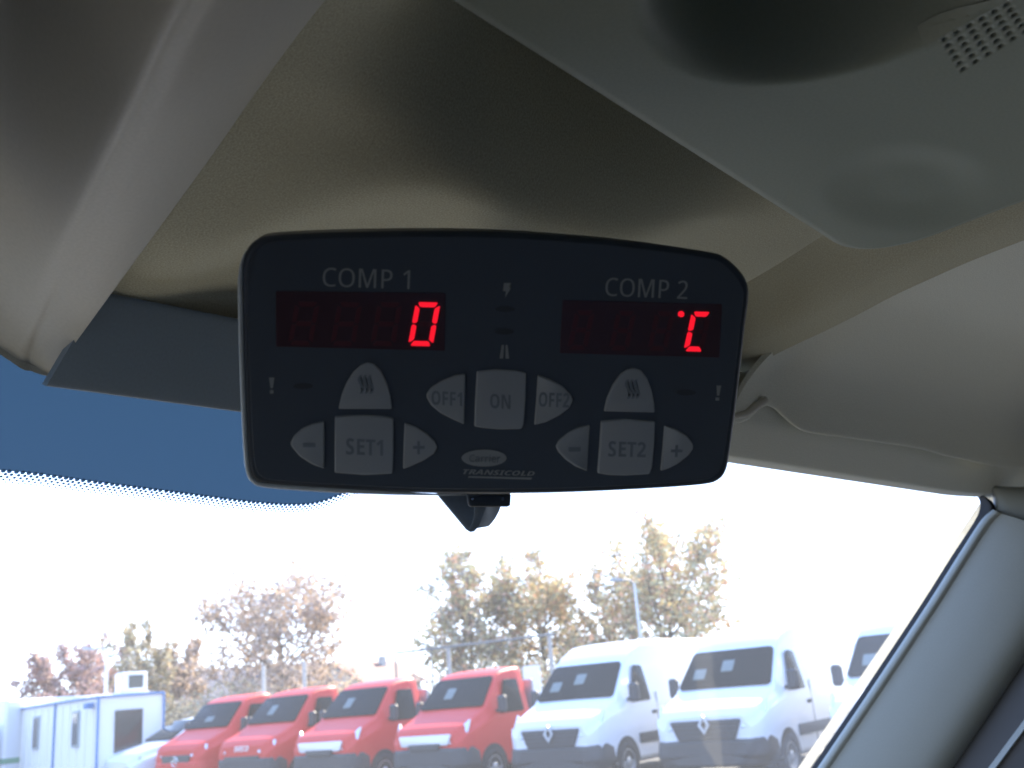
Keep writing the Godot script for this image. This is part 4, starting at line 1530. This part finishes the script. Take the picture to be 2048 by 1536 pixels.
	# houses beyond the trees
	house("house with brown tiled roof beyond the tan tree", ground_at(728, 82.0), 1.1, Vector3(8, 3.4, 6), 1.7, M.roof_tile)
	house("house with dark roof behind the thin tan tree", ground_at(455, 58.0), .3, Vector3(10, 2.7, 8), 1.6, M.roof_grey)
	house("house with grey roof behind the site cabin", ground_at(385, 66.0), -.2, Vector3(8, 2.8, 7), 1.5, M.roof_grey)

func lamp_post(label: String, px: float, depth: float, top: float, rad: float) -> void:
	var b := ground_at(px, depth)
	var h := at(px, top, depth).y
	var t := thing("street_lamp", label, "street lamp", b)
	var st := begin()
	tube(st, [Vector3.ZERO, Vector3(0, .6, 0), Vector3(0, h, 0)], [rad * 1.5, rad * 1.1, rad * .75], 10)
	obj("pole", st, M.paper, t)
	st = begin()
	tube(st, [Vector3(0, h, 0), Vector3(-.15, h + .12, .05), Vector3(-.42, h + .16, .1)], [rad * .6, rad * .5, rad * .5], 8)
	bbox(st, Transform3D(Basis(Vector3.BACK, -.12), Vector3(-.58, h + .15, .12)), Vector3(.46, .10, .18), .03)
	obj("head", st, M.galvanised, t)

func build_cabin() -> void:
	# site cabin: near corner, gable and long side taken from the sight lines to its top edge
	var c0 := ground_at(197, 26.0)
	var long_to := ground_at(40, 31.5)
	var dir := (long_to - c0)
	var length := dir.length()
	dir = dir.normalized()
	var turn := atan2(dir.x, dir.z)
	var t := thing("site_cabin", "white site cabin with blue frame and narrow windows", "cabin", c0, turn)
	# local z runs along the long side, x across the gable
	var w := 1.72
	var h := 2.50
	var sx := 1.0 if Basis(Vector3.UP, turn).x.dot(ray(400, 1400)) > 0 and Basis(Vector3.UP, turn).x.x > 0 else -1.0
	var st := begin()
	box_at(st, Vector3(sx * w / 2, h / 2 + .05, length / 2), Vector3(w - .06, h - .1, length - .06), .01)
	obj("wall", st, M.cabin_panel, t)
	for x in [0.0, w]:
		for z in [0.0, length / 2, length]:
			if x > 0 and z == length / 2:
				continue
			st = begin()
			box_at(st, Vector3(sx * x, h / 2, z), Vector3(.055, h, .055), .006)
			obj("frame_post", st, M.cabin_blue, t)
	for y in [.08, h]:
		st = begin()
		box_at(st, Vector3(sx * w / 2, y, 0), Vector3(w - .06, .06, .06), .006)
		box_at(st, Vector3(sx * w / 2, y, length), Vector3(w - .06, .06, .06), .006)
		box_at(st, Vector3(0, y, length / 2), Vector3(.06, .06, length - .06), .006)
		box_at(st, Vector3(sx * w, y, length / 2), Vector3(.06, .06, length - .06), .006)
		obj("frame_beam", st, M.cabin_blue, t)
	for z in [length * .24, length * .74]:
		st = begin()
		box_at(st, Vector3(sx * .01, 1.75, z), Vector3(.06, .95, .55), .01)
		var wd := obj("window", st, M.light_seal, t)
		st = begin()
		box_at(st, Vector3(-sx * .01, 1.75, z), Vector3(.06, .82, .42), .01)
		obj("pane", st, M.dark_glass, wd)
	st = begin()
	box_at(st, Vector3(sx * .80, 1.55, .01), Vector3(.72, 1.15, .06), .01)
	obj("gable_window", st, M.dark_glass, t)
	for k in 11:
		st = begin()
		box_at(st, Vector3(sx * .02, h / 2, length * (k + .5) / 11.0), Vector3(.03, h - .2, .015), .003)
		obj("panel_rib", st, M.cabin_panel, t)
	# lamp box under the eaves
	st = begin()
	box_at(st, Vector3(-sx * .10, 2.30, .45), Vector3(.2, .14, .3), .02)
	obj("wall_lamp", st, M.cabin_blue, t)
	# cooling unit on its roof
	var a := thing("rooftop_unit", "white square cooling unit standing on the site cabin roof", "cooling unit", c0 + Basis(Vector3.UP, turn) * Vector3(sx * 1.15, h + .056, .9), turn)
	st = begin()
	box_at(st, Vector3(0, .29, 0), Vector3(.72, .54, .5), .04)
	box_at(st, Vector3(0, .02, 0), Vector3(.8, .04, .56), .01)
	obj("housing", st, M.white_paint, a)
	st = begin()
	box_at(st, Vector3(.04 * sx, .30, -.25), Vector3(.40, .34, .03), .01)
	obj("grille", st, M.dark_glass, a)
